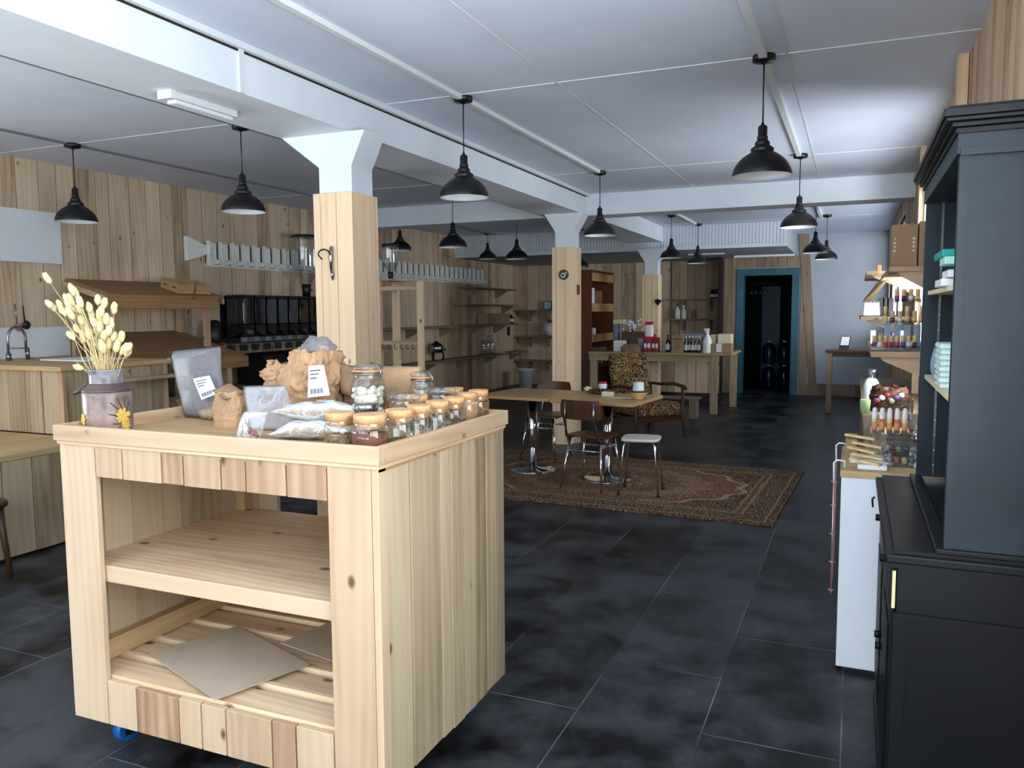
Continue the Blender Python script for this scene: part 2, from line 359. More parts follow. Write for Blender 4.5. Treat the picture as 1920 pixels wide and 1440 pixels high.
# front wall behind the camera: shop windows and door
t = thing('wall_front', '', '', (-3, WF, 0), kind='structure')
b = B()
for x0, x1, z0, z1 in ((WL, -6.1, 0, CEIL), (-6.1, -3.7, 0, .4), (-6.1, -3.7, 2.7, CEIL), (-3.7, -3.2, 0, CEIL), (-3.2, -.8, 0, .4), (-3.2, -.8, 2.7, CEIL), (-.8, -.5, 0, CEIL), (-.5, .4, 2.35, CEIL), (.4, WR, 0, CEIL)):
    b.box(x0, x1, WF-.12, WF, z0, z1)
b.build('wall_core', 'white_paint', t)
for i, (x0, x1) in enumerate(((-6.1, -3.7), (-3.2, -.8))):
    t = thing('window_%d' % (i+2), '', '', ((x0+x1)/2, WF, .4), kind='structure'); b = B()
    for a0, a1 in ((x0, x0+.06), (x1-.06, x1), ((x0+x1)/2-.04, (x0+x1)/2+.04)): b.box(a0, a1, WF-.09, WF-.03, .4, 2.7)
    for c0, c1 in ((.4, .46), (2.64, 2.7)): b.box(x0, x1, WF-.09, WF-.03, c0, c1)
    b.build('window_frame', 'white_paint', t)
# rear walls
t = thing('wall_back', '', '', (-4.3, 15.5, 0), kind='structure')
b = B(); b.box(WL-.1, -2.2, 15.52, 15.65, 0, LOWC+.05); b.build('wall_core', 'shadow_gap', t)
b = B(); planks_x(b, 15.52, WL, -2.25, 0, LOWC, seed=12, wmin=.16, wmax=.3); b.build('plank_cladding', 'grey_planks', t)
t = thing('wall_back_door', '', '', (-1.5, WB, 0), kind='structure')
b = B(); b.box(-2.2, -1.94, WB, WB+.15, 0, CEIL); b.box(-1.94, -.9, WB, WB+.15, 2.24, CEIL); b.box(-.9, WR+.1, WB, WB+.15, 0, CEIL)
b.build('wall_core', 'grey_wall_paint', t); b = B(); b.box(-2.25, -2.2, 14.6, 15.6, 0, LOWC); b.build('side_return', 'shadow_gap', t)
b = B(); planks_x(b, WB, -2.2, -1.96, 0, LOWC, seed=13); planks_x(b, WB, -1.96, -.75, 2.26, LOWC, seed=14); planks_x(b, WB, -.88, -.75, 0, LOWC, seed=17)
planks_x(b, WB, -.75, WR, 0, .21, seed=15, wmin=.14, wmax=.2); b.build('plank_cladding', 'old_board', t)
t = thing('door_1', '', '', (-1.42, WB, 0), kind='structure')
b = B(); b.box(-1.96, -1.84, WB-.05, WB+.17, 0, 2.24); b.box(-1.02, -.9, WB-.05, WB+.17, 0, 2.24); b.box(-1.84, -1.02, WB-.05, WB+.17, 2.12, 2.24); b.build('door_frame', 'teal_paint', t)
# the room behind
t = thing('wall_rear_room', '', '', (-1.5, 19, 0), kind='structure')
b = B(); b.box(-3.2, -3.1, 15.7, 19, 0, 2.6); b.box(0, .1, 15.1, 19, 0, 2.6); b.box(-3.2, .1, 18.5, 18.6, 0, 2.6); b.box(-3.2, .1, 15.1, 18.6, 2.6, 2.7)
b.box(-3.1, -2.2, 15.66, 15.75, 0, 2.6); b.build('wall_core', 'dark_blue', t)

# beams
b = B(); b.box(-3.31, -2.81, WF, 12.66, 2.585, CEIL); b.build('trim_1', 'white_paint', kind='structure')
b = B(); b.box(WL, -3.31, 8.78, 9.12, 2.585, CEIL); b.box(-2.81, WR, 8.78, 9.12, 2.585, CEIL); b.build('trim_2', 'white_paint', kind='structure')
b = B()                                              # the boarded face of the rear drop: fine beadboard
x = WL
while x < -.96: b.box(x+.003, x+.047, 12.645, 12.66, LOWC-.0, CEIL, g=2); x += .05
b.box(WL, -.95, 12.6, 12.66, LOWC, LOWC+.05, g=0); b.build('trim_3', 'white_paint', kind='structure')
b = B(); b.box(-1.95, -.95, 14.4, 14.42, LOWC-.035, LOWC, g=0); b.box(-2.6, -2.0, 13.6, 13.64, LOWC-.02, LOWC); b.build('trim_4', 'white_paint', kind='structure')
# cover strips on the ceiling joints and along the beam
b = B()
for x in (-1.62, -.36): b.box(x-.006, x+.006, WF, 8.78, CEIL-.004, CEIL)
for y in (4.47, 7.4): b.box(-2.81, WR, y-.006, y+.006, CEIL-.004, CEIL); b.box(WL, -3.31, y-.006, y+.006, CEIL-.004, CEIL)
for y in (10.7, 12.3): b.box(WL, WR, y-.006, y+.006, CEIL-.004, CEIL)
b.box(-2.81, -2.80, 3.18, 3.215, 2.585, CEIL-.03); b.build('trim_5', 'duct_white', kind='structure')
b = B(); b.box(-2.81, -2.775, WF, 8.78, CEIL-.03, CEIL); b.build('trim_6', 'duct_white', kind='structure')
b = B(); b.box(-2.812, -2.804, WF, 8.7, CEIL-.04, CEIL-.03); b.build('trim_7', 'shadow_gap', kind='structure')
for i, (x, y1, zd) in enumerate(((-2.25, 7.4, 0), (-.47, 7.36, 0), (-4.0, 7.75, 0), (-5.6, 7.7, 0))):
    b = B(); b.box(x-(.02 if i < 2 else .012), x+(.02 if i < 2 else .012), WF, y1, CEIL-(.028 if i < 2 else .014), CEIL, bev=.003); b.box(x-.02, x+.02, 9.12, 12.4, CEIL-.028, CEIL); b.build('trim_%d' % (8+i), 'duct_white' if i < 2 else 'duct_shade_grey', kind='structure')  # left-bay ducts coloured grey to draw thin shadow-gap lines

# columns: timber-clad below, flared white head above
def column(i, x0, x1, y0, y1, zt, zb, n):
    t = thing('trim_%d' % n, '', '', ((x0+x1)/2, (y0+y1)/2, 0), kind='structure')
    b = B(); k = .02
    w = x1-x0; d = y1-y0
    for a0, a1 in ((x0, x0+w*.17), (x0+w*.17+.004, x0+w*.58), (x0+w*.58+.005, x1)):
        b.box(a0, a1, y0, y0+k, 0, zt, g=2); b.box(a0, a1, y1-k, y1, 0, zt, g=2)
    for c0, c1 in ((y0+k, y0+d*.5), (y0+d*.5+.002, y1-k)):
        b.box(x1-k, x1, c0, c1, 0, zt, g=2); b.box(x0, x0+k, c0, c1, 0, zt, g=2)
    b.build('cladding', 'post_pine', t)
    b = B(); m = .028; xa, xb, ya, yb = x0+m, x1-m*.6, y0+m, y1-m
    b.box(xa, xb, ya, yb, .05, zb-.2)
    f = .13; cx0, cx1 = -3.305 if n == 20 else xa-f, xb+f*.9
    cx1 = min(cx1, -2.70)
    b.prism([(xa, ya, zb-.2), (xb, ya, zb-.2), (cx1, ya, zb), (cx0, ya, zb)], (0, yb-ya, 0))
    b.build('column_head', 'white_paint', t)
column(0, -3.06, -2.78, 4.08, 4.36, 2.225, 2.585, 20)
column(1, -3.125, -2.87, 8.46, 8.72, 2.215, 2.585, 21)
column(2, -3.05, -2.80, 12.3, 12.55, 2.06, 2.46, 22)

# ------------------------------------------------------------------ pendant lamps
def pendant(x, y, drop, rim, label):
    t = thing('pendant_lamp', label, 'lamp', (x, y, rim), 'black dome pendant lamps')
    b = B(); b.lathe([(.0, drop+.0), (.058, drop), (.06, drop-.008), (.058, drop-.03), (.02, drop-.036), (.008, drop-.045)][::-1], (x, y, rim), 20); b.build('ceiling_rose', 'lamp_black', t)
    b = B(); b.cyl((x, y, rim+.26), (x, y, rim+drop-.03), .004, n=6); b.build('cord', 'black_plastic', t)
    b = B(); b.lathe([(.006, .275), (.010, .262), (.02, .258), (.024, .25), (.024, .205), (.028, .2), (.028, .19), (.022, .186)][::-1], (x, y, rim), 20); b.build('lamp_holder', 'lamp_black', t)
    b = B()
    b.lathe([(.152, -.0), (.152, .012), (.148, .03), (.137, .055), (.118, .08), (.095, .1), (.07, .116), (.06, .122), (.056, .128), (.06, .134), (.058, .142), (.042, .154), (.036, .16), (.04, .166), (.036, .174), (.026, .188)], (x, y, rim), 32, caps=(False, False))
    sh = b.build('lamp_shade', 'lamp_black', t)
    b = B(); b.lathe([(.1525, 0), (.149, .0), (.147, .012), (.143, .03), (.132, .053), (.113, .077), (.09, .096), (.055, .116), (.02, .13), (.001, .13)], (x, y, rim), 32, caps=(False, False)); b.build('shade_lining', 'lamp_inside', sh, label='pale enamel lining')
    b = B(); b.lathe([(.012, .125), (.013, .1), (.028, .07), (.03, .05), (.022, .03), (.001, .022)][::-1], (x, y, rim), 14); b.build('bulb', 'bright_white', t)
    return t
LAMPS = [(-5.6, 4.47, 2.225, 'black dome pendant lamp furthest left, near the white wall panel'),
         (-4.0, 4.53, 2.22, 'black dome pendant lamp between the fluorescent fitting and the nearest column'),
         (-2.25, 4.52, 2.21, 'black dome pendant lamp just right of the nearest timber column'),
         (-.47, 4.46, 2.205, 'largest black dome pendant lamp, closest to the dark cabinet'),
         (-2.25, 7.4, 2.22, 'black dome pendant lamp just right of the second timber column head'),
         (-.46, 7.34, 2.207, 'black dome pendant lamp second along the right row, above the walkway to the blue door'),
         (-4.0, 7.75, 2.20, 'black dome pendant lamp hung in front of the cross beam, left bay'),
         (-5.62, 9.35, 2.335, 'small black dome pendant lamp above the left end of the white fish sculpture'),
         (-4.2, 10.0, 2.21, 'black dome pendant lamp left of the second timber column, behind the cross beam'),
         (-5.65, 12.2, 2.385, 'smallest black dome pendant lamp hung low before the left of the boarded drop'),
         (-4.02, 12.1, 2.2, 'black dome pendant lamp half hidden behind the second timber column'),
         (-2.35, 11.1, 2.23, 'black dome pendant lamp right above the furthest column head'),
         (-2.22, 12.4, 2.22, 'black dome pendant lamp before the plank wall with two shelves'),
         (-.47, 10.7, 2.206, 'black dome pendant lamp by the top of the leaning board, nearer of the two'),
         (-.385, 12.1, 2.205, 'black dome pendant lamp before the pale rear wall, last of the right row')]
for x, y, rim, lb in LAMPS: pendant(x, y, CEIL-.0-rim, rim, lb)
# fluorescent fitting under the beam
t = thing('fluorescent_light', 'slim white fluorescent ceiling fitting under the near beam', 'light', (-3.11, 3.24, 2.585))
b = B(); b.box(-3.15, -3.07, 3.02, 3.46, 2.55, 2.585, bev=.005); b.box(-3.155, -3.065, 3.0, 3.03, 2.545, 2.585); b.build('housing', 'duct_white', t)
b = B(); b.box(-3.14, -3.08, 3.04, 3.44, 2.53, 2.55, bev=.008); b.build('diffuser', 'paper', t)

# ------------------------------------------------------------------ rolling display cart
X0, X1, Y0, Y1 = -2.445, -1.19, 1.86, 2.70
t = cart = thing('display_cart', 'pale pine display cart on blue casters with open shelves and tray top', 'cart', ((X0+X1)/2, (Y0+Y1)/2, 0))
b = B()   # front face frame boards
b.box(X0, -2.285, Y0-.02, Y0, .118, 1.085, g=2, bev=.002); b.box(-1.36, -1.215, Y0-.02, Y0, .118, 1.085, g=2, bev=.002)
b.box(-1.213, X1, Y0-.02, Y0+.02, .118, 1.085, g=2, bev=.002)
xs = [-2.283, -2.16, -1.99, -1.9, -1.75, -1.655, -1.505, -1.362]
for a, c in zip(xs, xs[1:]):
    b.box(a+.0028, c-.0028, Y0-.02, Y0, .97+R_.uniform(-.002, .002), 1.085, g=2, bev=.002)
xs = [-2.283, -2.15, -1.965, -1.87, -1.77, -1.59, -1.5, -1.362]
for a, c in zip(xs, xs[1:]):
    b.box(a+.0028, c-.0028, Y0-.02, Y0, .118, .272+R_.uniform(-.002, .002), g=2, bev=.002)
b.build('front_boards', 'pine', t)
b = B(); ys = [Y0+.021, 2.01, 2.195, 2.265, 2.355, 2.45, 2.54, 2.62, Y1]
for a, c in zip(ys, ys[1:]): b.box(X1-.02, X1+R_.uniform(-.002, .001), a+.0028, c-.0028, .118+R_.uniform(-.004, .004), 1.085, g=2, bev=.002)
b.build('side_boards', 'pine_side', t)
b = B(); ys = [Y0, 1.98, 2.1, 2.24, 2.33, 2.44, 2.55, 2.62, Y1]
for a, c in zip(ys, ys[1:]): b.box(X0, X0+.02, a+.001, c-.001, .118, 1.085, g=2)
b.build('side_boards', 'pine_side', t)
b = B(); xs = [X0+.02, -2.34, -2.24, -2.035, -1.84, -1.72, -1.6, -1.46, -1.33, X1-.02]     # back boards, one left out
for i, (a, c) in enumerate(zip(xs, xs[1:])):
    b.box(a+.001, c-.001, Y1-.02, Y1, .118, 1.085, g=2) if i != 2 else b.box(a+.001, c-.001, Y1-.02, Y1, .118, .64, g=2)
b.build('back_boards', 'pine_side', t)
b = B(); q = at(372, 1098, X=X0+.021); b.box(X0+.0205, X0+.0215, q.y-.02, q.y+.0, q.z-.04, q.z+.05); b.box(X0+.0205, X0+.0212, q.y, q.y+.12, q.z-.03, q.z-.01); b.build('blue_paint_mark', 'blue_plastic', t, label='blue paint smear inside the cart')
b = B()   # inner frame
for x in (X0+.02, X1-.065):
    for y in (Y0, Y1-.065): b.box(x, x+.045, y, y+.045, .13, 1.06, g=2)
b.box(X0+.02, X0+.065, Y0+.045, Y1-.065, .29, .36, g=1); b.box(X1-.065, X1-.02, Y0+.045, Y1-.065, .29, .36, g=1)
b.box(X0+.02, X1-.02, Y0, Y0+.045, .2, .265, g=0); b.box(X0+.02, X1-.02, Y1-.065, Y1-.02, .2, .265, g=0); b.build('frame', 'plywood', t)
b = B(); b.box(X0+.022, X1-.022, Y0+.03, Y1-.022, .635, .662, g=0); b.build('shelf', 'shelf_pine', t)
b = B(); b.box(X0+.066, X1-.066, Y0+.005, Y0+.03, .605, .662, g=0, bev=.003); b.build('shelf_edge', 'pine', t)
y = Y0+.0   # bottom slats with gaps
for i, w in enumerate((.12, .035, .09, .03, .13, .035, .1, .03, .10)):
    b = B(); b.box(X0+.022, X1-.022, y+.004, min(y+w-.012, Y1-.025), .262, .262+(.02 if w > .05 else .03), g=0); y += w+.012
    b.build('slat', 'shelf_pine' if w > .05 else 'post_pine', t)
b = B(); b.box(X0, X1, Y0-.018, Y1, 1.062, 1.095, g=0); b.build('tray_floor', 'plywood', t)
b = B()
b.box(X0-.012, X1+.012, Y0-.034, Y0-.014, 1.083, 1.136, g=0, bev=.003); b.box(X0-.012, X1+.012, Y1-.004, Y1+.014, 1.083, 1.136, g=0, bev=.003)
b.box(X0-.012, X0+.008, Y0-.014, Y1-.004, 1.083, 1.136, g=1, bev=.003); b.box(X1-.008, X1+.012, Y0-.014, Y1-.004, 1.083, 1.136, g=1, bev=.003); b.build('tray_rim', 'pine', t)
b = B(); b.box(X0-.004, X1+.006, Y0-.026, Y0-.018, 1.072, 1.084, g=0); b.box(X1, X1+.006, Y0-.018, Y1, 1.072, 1.084, g=1); b.build('tray_moulding', 'shelf_pine', t)
for x, y in ((-2.33, 1.95), (-1.3, 1.95), (-2.33, 2.6), (-1.3, 2.6)):
    b = B(); b.box(x-.045, x+.045, y-.045, y+.045, .109, .118); b.box(x-.03, x-.025, y-.03, y+.03, .03, .11); b.box(x+.025, x+.03, y-.03, y+.03, .03, .11); c = b.build('caster', 'steel', t)
    b = B(); b.cyl((x-.018, y, .045), (x+.018, y, .045), .045, n=24); b.build('wheel', 'blue_plastic', c, label='blue caster wheel')
    b = B(); b.cyl((x-.032, y, .045), (x+.032, y, .045), .014, n=12); b.build('axle', 'steel', c)
# ------------------------------------------------------------------ more materials
glass('clear_glass', (250, 252, 251)); glass('smoke_glass', (150, 148, 160), .55); glass('green_glass', (120, 160, 120)); glass('brown_glass', (150, 90, 50)); glass('acrylic', (240, 244, 246), 1.6)
film('clear_film', (225, 228, 230), .10, .12, .8, bump=.6); film('grey_film', (138, 140, 146), .48, .4, .35, bump=.15); film('dark_film', (30, 30, 34), .75, .25, .6)
film('pale_film', (176, 176, 180), .38, .25, .5, bump=.3); film('jug_blue', (18, 36, 84), .6, .15, .8)
mat('cork', (204, 160, 112), .85, var=.12, nscale=60, bump=.3)
mat('straw', (222, 200, 146), .8, var=.08, nscale=30); mat('seed_head', (232, 214, 164), .9, var=.1, nscale=40, bump=.4)
mat('can_mauve', (128, 108, 102), .3, var=.3, nscale=14, bump=.2); mat('can_dark', (78, 62, 60), .4, var=.25, nscale=20); mat('petal_yellow', (214, 180, 84), .6); mat('leaf_dark', (52, 56, 48), .6)
mat('mosaic', (118, 114, 118), .3, var=.35, nscale=26)
mat('beans', (232, 228, 214), .6, var=.06, nscale=30); mat('seeds', (120, 96, 66), .8, var=.45, nscale=120); mat('cocoa', (112, 70, 52), .9, var=.1, nscale=50)
mat('herbs', (92, 88, 60), .9, var=.45, nscale=90); mat('grain', (168, 150, 124), .85, var=.1, nscale=60); mat('rosehip', (128, 48, 36), .45, var=.3, nscale=40)
mat('label_blue', (150, 176, 200), .6); mat('red', (186, 32, 40), .5, var=.1); mat('dark_red', (120, 30, 40), .5); mat('yellow', (214, 190, 90), .6); mat('pale_green', (176, 208, 140), .6)
mat('mint', (170, 226, 206), .6); mat('teal', (30, 160, 150), .5); mat('magenta', (150, 60, 110), .4); mat('violet', (96, 60, 110), .4); mat('bamboo', (220, 190, 136), .6, var=.08, nscale=30)
mat('tube_pink', (224, 110, 110), .5); mat('tube_orange', (228, 160, 100), .5); mat('grey_blue', (120, 138, 156), .6); mat('cream', (226, 216, 180), .6); mat('bucket_grey', (205, 214, 222), .5, var=.04)
mat('ceramic_cream', (206, 176, 110), .35, var=.1); mat('flower_white', (214, 220, 224), .7); mat('copper_wire', (196, 158, 150), .3, .7); mat('worn_edge', (206, 200, 150), .6); mat('stool_top', (208, 206, 198), .35)
mat('metal_leg', (150, 150, 150), .2, 1); mat('pottery_blue', (150, 190, 200), .4, var=.3, nscale=30)
GRP = 'group'
def fabric_mat():
    m, n, L, p = _new('scroll_fabric'); tc = n.new('ShaderNodeTexCoord'); nz = n.new('ShaderNodeTexNoise'); nz.inputs['Scale'].default_value = 9; nz.inputs['Distortion'].default_value = 5; nz.inputs['Detail'].default_value = 2
    L.new(tc.outputs['Object'], nz.inputs['Vector']); r = n.new('ShaderNodeValToRGB'); e = r.color_ramp.elements; r.color_ramp.interpolation = 'CONSTANT'
    e[0].color = lin((38, 28, 20)); e[1].position = .49; e[1].color = lin((190, 154, 92)); k = e.new(.56); k.color = lin((96, 70, 40)); k = e.new(.62); k.color = lin((34, 26, 20))
    L.new(nz.outputs['Fac'], r.inputs['Fac']); L.new(r.outputs['Color'], p.inputs['Base Color']); p.inputs['Roughness'].default_value = .9
fabric_mat()
def rug_mat(hx, hy):
    m, n, L, p = _new('rug_pattern'); p.inputs['Roughness'].default_value = .95; p.inputs['Specular IOR Level'].default_value = .1
    tc = n.new('ShaderNodeTexCoord'); sp = n.new('ShaderNodeSeparateXYZ'); L.new(tc.outputs['Object'], sp.inputs[0])
    def mth(op, *a):
        k = n.new('ShaderNodeMath'); k.operation = op
        for i, v in enumerate(a):
            if isinstance(v, (int, float)): k.inputs[i].default_value = v
            else: L.new(v, k.inputs[i])
        return k.outputs[0]
    ax, ay = mth('ABSOLUTE', sp.outputs[0]), mth('ABSOLUTE', sp.outputs[1])
    edge = mth('MINIMUM', mth('SUBTRACT', hx, ax), mth('SUBTRACT', hy, ay))      # distance from the rug's edge
    ang = mth('ARCTAN2', mth('DIVIDE', sp.outputs[1], hy), mth('DIVIDE', sp.outputs[0], hx))
    rad = mth('SQRT', mth('ADD', mth('POWER', mth('DIVIDE', sp.outputs[0], hx), 2), mth('POWER', mth('DIVIDE', sp.outputs[1], hy), 2)))
    rad = mth('ADD', rad, mth('MULTIPLY', mth('SINE', mth('MULTIPLY', ang, 16)), .025))
    def ramp(fac, stops):
        r = n.new('ShaderNodeValToRGB'); r.color_ramp.interpolation = 'CONSTANT'; e = r.color_ramp.elements
        e[0].position, e[1].position = stops[0][0], stops[1][0]; e[0].color, e[1].color = lin(stops[0][1]), lin(stops[1][1])
        for q, c in stops[2:]: e.new(q).color = lin(c)
        L.new(fac, r.inputs['Fac']); return r.outputs['Color']
    field = ramp(rad, [(0, (96, 60, 44)), (.2, (150, 124, 92)), (.24, (96, 62, 50)), (.44, (128, 98, 76)), (.58, (98, 62, 50)), (.74, (166, 146, 112)), (.77, (54, 42, 34)), (.8, (40, 30, 28))])
    bord = ramp(mth('MULTIPLY', edge, 2), [(0, (92, 52, 42)), (.04, (48, 38, 32)), (.12, (150, 126, 96)), (.15, (62, 50, 42)), (.48, (150, 126, 96)), (.52, (86, 50, 42)), (.6, (140, 118, 90)), (.63, (40, 30, 28))])
    k = mth('LESS_THAN', edge, .33); mx = n.new('ShaderNodeMix'); mx.data_type = 'RGBA'; L.new(k, mx.inputs[0]); L.new(field, mx.inputs[6]); L.new(bord, mx.inputs[7])
    vo = n.new('ShaderNodeTexVoronoi'); vo.feature = 'F1'; vo.inputs['Scale'].default_value = 19; vo.inputs['Randomness'].default_value = .5; L.new(tc.outputs['Object'], vo.inputs['Vector'])
    nz = n.new('ShaderNodeTexNoise'); nz.inputs['Scale'].default_value = 34; nz.inputs['Distortion'].default_value = 2.5; L.new(tc.outputs['Object'], nz.inputs['Vector'])
    pat = ramp(vo.outputs['Distance'], [(0, (140, 60, 46)), (.2, (206, 188, 150)), (.3, (20, 17, 16)), (.44, (140, 122, 98))])
    f2 = mth('MULTIPLY', mth('GREATER_THAN', nz.outputs['Fac'], .48), .75)
    m2 = n.new('ShaderNodeMix'); m2.data_type = 'RGBA'; L.new(f2, m2.inputs[0]); L.new(mx.outputs[2], m2.inputs[6]); L.new(pat, m2.inputs[7]); L.new(m2.outputs[2], p.inputs['Base Color'])
rug_mat(1.55, 1.03)

# ------------------------------------------------------------------ shape helpers for bags, jars, chairs
def pouch(b, q, thick, n=14, seed=1, wob=.006, top_open=0):
    """a filled pouch between four corners (bottom left, bottom right, top right, top left)"""
    q = [Vector(v) for v in q]; nm = (q[1]-q[0]).cross(q[3]-q[0]).normalized(); A = []; Bk = []
    for j in range(n+1):
        ra, rb = [], []
        for i in range(n+1):
            u, v = i/n, j/n; p = q[0].lerp(q[1], u).lerp(q[3].lerp(q[2], u), v)
            k = (math.sin(PI*u)**.6)*(math.sin(PI*min(v*(1-top_open*.45), 1))**.6 if v < 1 or not top_open else .12)
            if j == 0: k = 0
            w = noise.noise(p*14+Vector((seed, 0, 0)))*wob
            if i in (0, n) or j in (0, n): a = b.bm.verts.new(p+nm*w); ra.append(a); rb.append(a)
            else: ra.append(b.bm.verts.new(p+nm*(k*thick/2+w))); rb.append(b.bm.verts.new(p-nm*(k*thick/2-w)))
        A.append(ra); Bk.append(rb)
    for G in (A, Bk):
        for j in range(n):
            for i in range(n):
                vs = (G[j][i], G[j][i+1], G[j+1][i+1], G[j+1][i])
                try: f = b.bm.faces.new(vs); f.smooth = True
                except ValueError: pass
def crumple(b, c, rx, ry, h, seed=1, amp=.12, lean=(0, 0), neck=.6, n=44, m=26, rz=0, sq=4):
    """crumpled standing paper bag: rounded-square rings with facets"""
    c = Vector(c); rings = []; mr = Matrix.Rotation(rz, 3, 'Z')
    for j in range(m+1):
        v = j/m; k = (1 if v < .55 else 1-(1-neck)*((v-.55)/.45)**1.2); row = []
        for i in range(n):
            a = 2*PI*i/n; ca, sa = math.cos(a), math.sin(a); r = 1/((abs(ca)**sq+abs(sa)**sq)**(1/sq))
            d = Vector((ca*r*rx*k, sa*r*ry*k, 0)); q = Vector((ca*2.2, sa*2.2, v*4+seed))
            w = 1+amp*(.25+v)*(noise.noise(q)*.9+noise.noise(q*2.7)*.7)+.05*amp*noise.noise(q*9)
            z = h*v+(amp*.35*h*noise.noise(Vector((ca*2, sa*2, seed*3.1))) if j == m else 0)+amp*.25*h*v*noise.noise(q*1.7+Vector((9, 0, 0)))
            row.append(b.bm.verts.new(c+mr @ (d*w)+Vector((lean[0]*v*v, lean[1]*v*v, z))))
        rings.append(row)
    b.skin(rings, caps=(True, False), smooth=False)
def jar_body(b, c, r, h, neck=.86, lip=None):
    b.lathe([(r*.9, 0), (r, r*.12), (r, h*.72), (r*.97, h*.82), (r*neck, h*.92), (r*neck, h)], c, 28, caps=(True, False))
TZ = 1.095
JARS = []
def cork_jar(px, py, k, fill, fh, lab, zt=1.212):
    p = at(px, py, Z=zt); p.z = TZ; H = zt-TZ
    t = thing('cork_lid_jar', lab, 'jar', p, 'glass jars with cork lids')
    r = .052*k; b = B(); jar_body(b, p, r, H-.024); b.build('glass_body', 'clear_glass', t)
    b = B(); b.lathe([(r*.72, H-.04), (r*.78, H-.026), (r*.8, H-.024), (r*.86, H-.024), (r*.9, H-.001), (r*.87, H)], p, 28); b.build('cork_lid', 'cork', t)
    if fill:
        b = B(); b.lathe([(r*.86, .003), (r*.95, r*.14), (r*.95, fh*H), (r*.5, fh*H+.004), (.001, fh*H+.003)], p, 24); b.build('contents', fill, t)
cork_jar(637, 772, .93, 'seeds', .42, 'cork lidded jar with brown seeds, at the left end of the jar row')
cork_jar(693, 776, 1.03, 'cocoa', .52, 'cork lidded jar full of cocoa coloured powder near the cart corner')
cork_jar(748, 767, .9, 'herbs', .22, 'cork lidded jar right behind the cocoa powder jar, dark herbs at its bottom')
cork_jar(786, 759, .82, 'herbs', .12, 'narrow cork lidded jar third along the cart edge, nearly empty')
cork_jar(820, 751, .84, None, .3, 'empty cork lidded jar in the middle of the row on the cart edge')
cork_jar(851, 744, .82, 'herbs', .3, 'cork lidded jar before the one with paper, a little dried leaf inside')
cork_jar(876, 736, .8, 'kraft', .72, 'cork lidded jar holding tan kraft coloured contents')
cork_jar(897, 731, .8, 'seeds', .6, 'last cork lidded jar at the far corner of the cart, dark seeds inside')
cork_jar(783, 741, .8, 'seeds', .5, 'cork lidded jar in the second row behind the glass lidded jar')
cork_jar(851, 727, .8, 'seeds', .5, 'cork lidded jar in the second row next to the large glass lid')
def lid_jar(px, py, r, H, mt, lab, name, fill=None, fh=.4):
    p = at(px, py, Z=TZ+H); p.z = TZ
    t = thing(name, lab, 'jar', p); b = B(); jar_body(b, p, r, H-.02); b.build('glass_body', 'clear_glass', t)
    b = B(); b.lathe([(r*.8, H-.03), (r*.98, H-.022), (r*1.0, H-.004), (r*.93, H), (.001, H)] if mt != 'clear_glass' else [(r*.9, H-.022), (r*1.08, H-.018), (r*1.08, H-.002), (r*.9, H+.004), (r*.3, H+.005), (.001, H+.005)], p, 28); b.build('lid', mt, t)
    if fill: b = B(); b.lathe([(r*.86, .003), (r*.95, r*.14), (r*.95, fh*H), (.001, fh*H)], p, 24); b.build('contents', fill, t)
lid_jar(687, 757, .038, .115, 'steel', 'jar with a silver metal lid behind the cocoa powder jar', 'metal_lid_jar', 'seeds', .6)
lid_jar(757, 738, .05, .14, 'clear_glass', 'glass lidded jar in front of the tall jar of white pieces', 'glass_lid_jar')
lid_jar(825, 727, .052, .14, 'clear_glass', 'jar with the widest flat glass lid, behind the row of corks', 'glass_lid_jar')
lid_jar(795, 718, .034, .15, 'clear_glass', 'small glass lidded jar peeking out behind the widest flat glass lid', 'glass_lid_jar')
def clip_jar(p, r, H, lab, fill, seed):
    p = Vector(p); t = thing('clip_top_jar', lab, 'jar', p)
    b = B(); b.lathe([(r*.92, 0), (r, .012), (r, H*.6), (r*.93, H*.7), (r*.8, H*.77), (r*.78, H*.86), (r*.84, H*.88)], p, 30, caps=(True, False)); b.build('glass_body', 'clear_glass', t)
    b = B(); b.lathe([(r*.86, H*.895), (r*.88, H*.93), (r*.8, H*.97), (r*.5, H), (.001, H)], p, 30); b.build('glass_lid', 'clear_glass', t)
    b = B(); b.lathe([(r*.8, H*.875), (r*.9, H*.88), (r*.9, H*.896), (r*.8, H*.9)], p, 30, caps=(False, False)); b.build('rubber_seal', 'tube_orange', t, label='orange rubber seal')
    b = B(); a = [p+Vector((r*.82*math.cos(q), r*.82*math.sin(q), H*.84)) for q in [2*PI*i/24 for i in range(25)]]; b.tube(a, .0022, 6)
    q = p+Vector((r*.8, -r*.3, 0)); b.tube([q+Vector((0, 0, H*.84)), q+Vector((.018, -.005, H*.8)), q+Vector((.02, -.005, H*.9)), q+Vector((.002, 0, H*.99)), q+Vector((-r*.5, .01, H*1.02))], .0022, 6)
    b.build('wire_clip', 'steel', t)
    b = B(); rr = random.Random(seed)
    if fill == 'beans':
        for k in range(150):
            a = rr.uniform(0, 2*PI); z = .014+(k/150)*H*.55; q = r*.84*math.sqrt(rr.uniform(.25, 1)); b.blob(p+Vector((q*math.cos(a), q*math.sin(a), z)), (.011, .011, .009), 7, 5, seed=k, amp=.3)
        b.lathe([(r*.6, .004), (r*.66, H*.5), (.001, H*.52)], p, 16)
    else: b.lathe([(r*.9, .004), (r*.96, .014), (r*.96, H*.5), (.001, H*.54)], p, 24)
    o = b.build('contents', fill, t)
    if fill == 'beans': o['kind'] = 'stuff'
clip_jar((-1.60, 2.42, TZ), .064, .225, 'tall clip top jar of white dried pieces, largest jar on the cart', 'beans', 3)
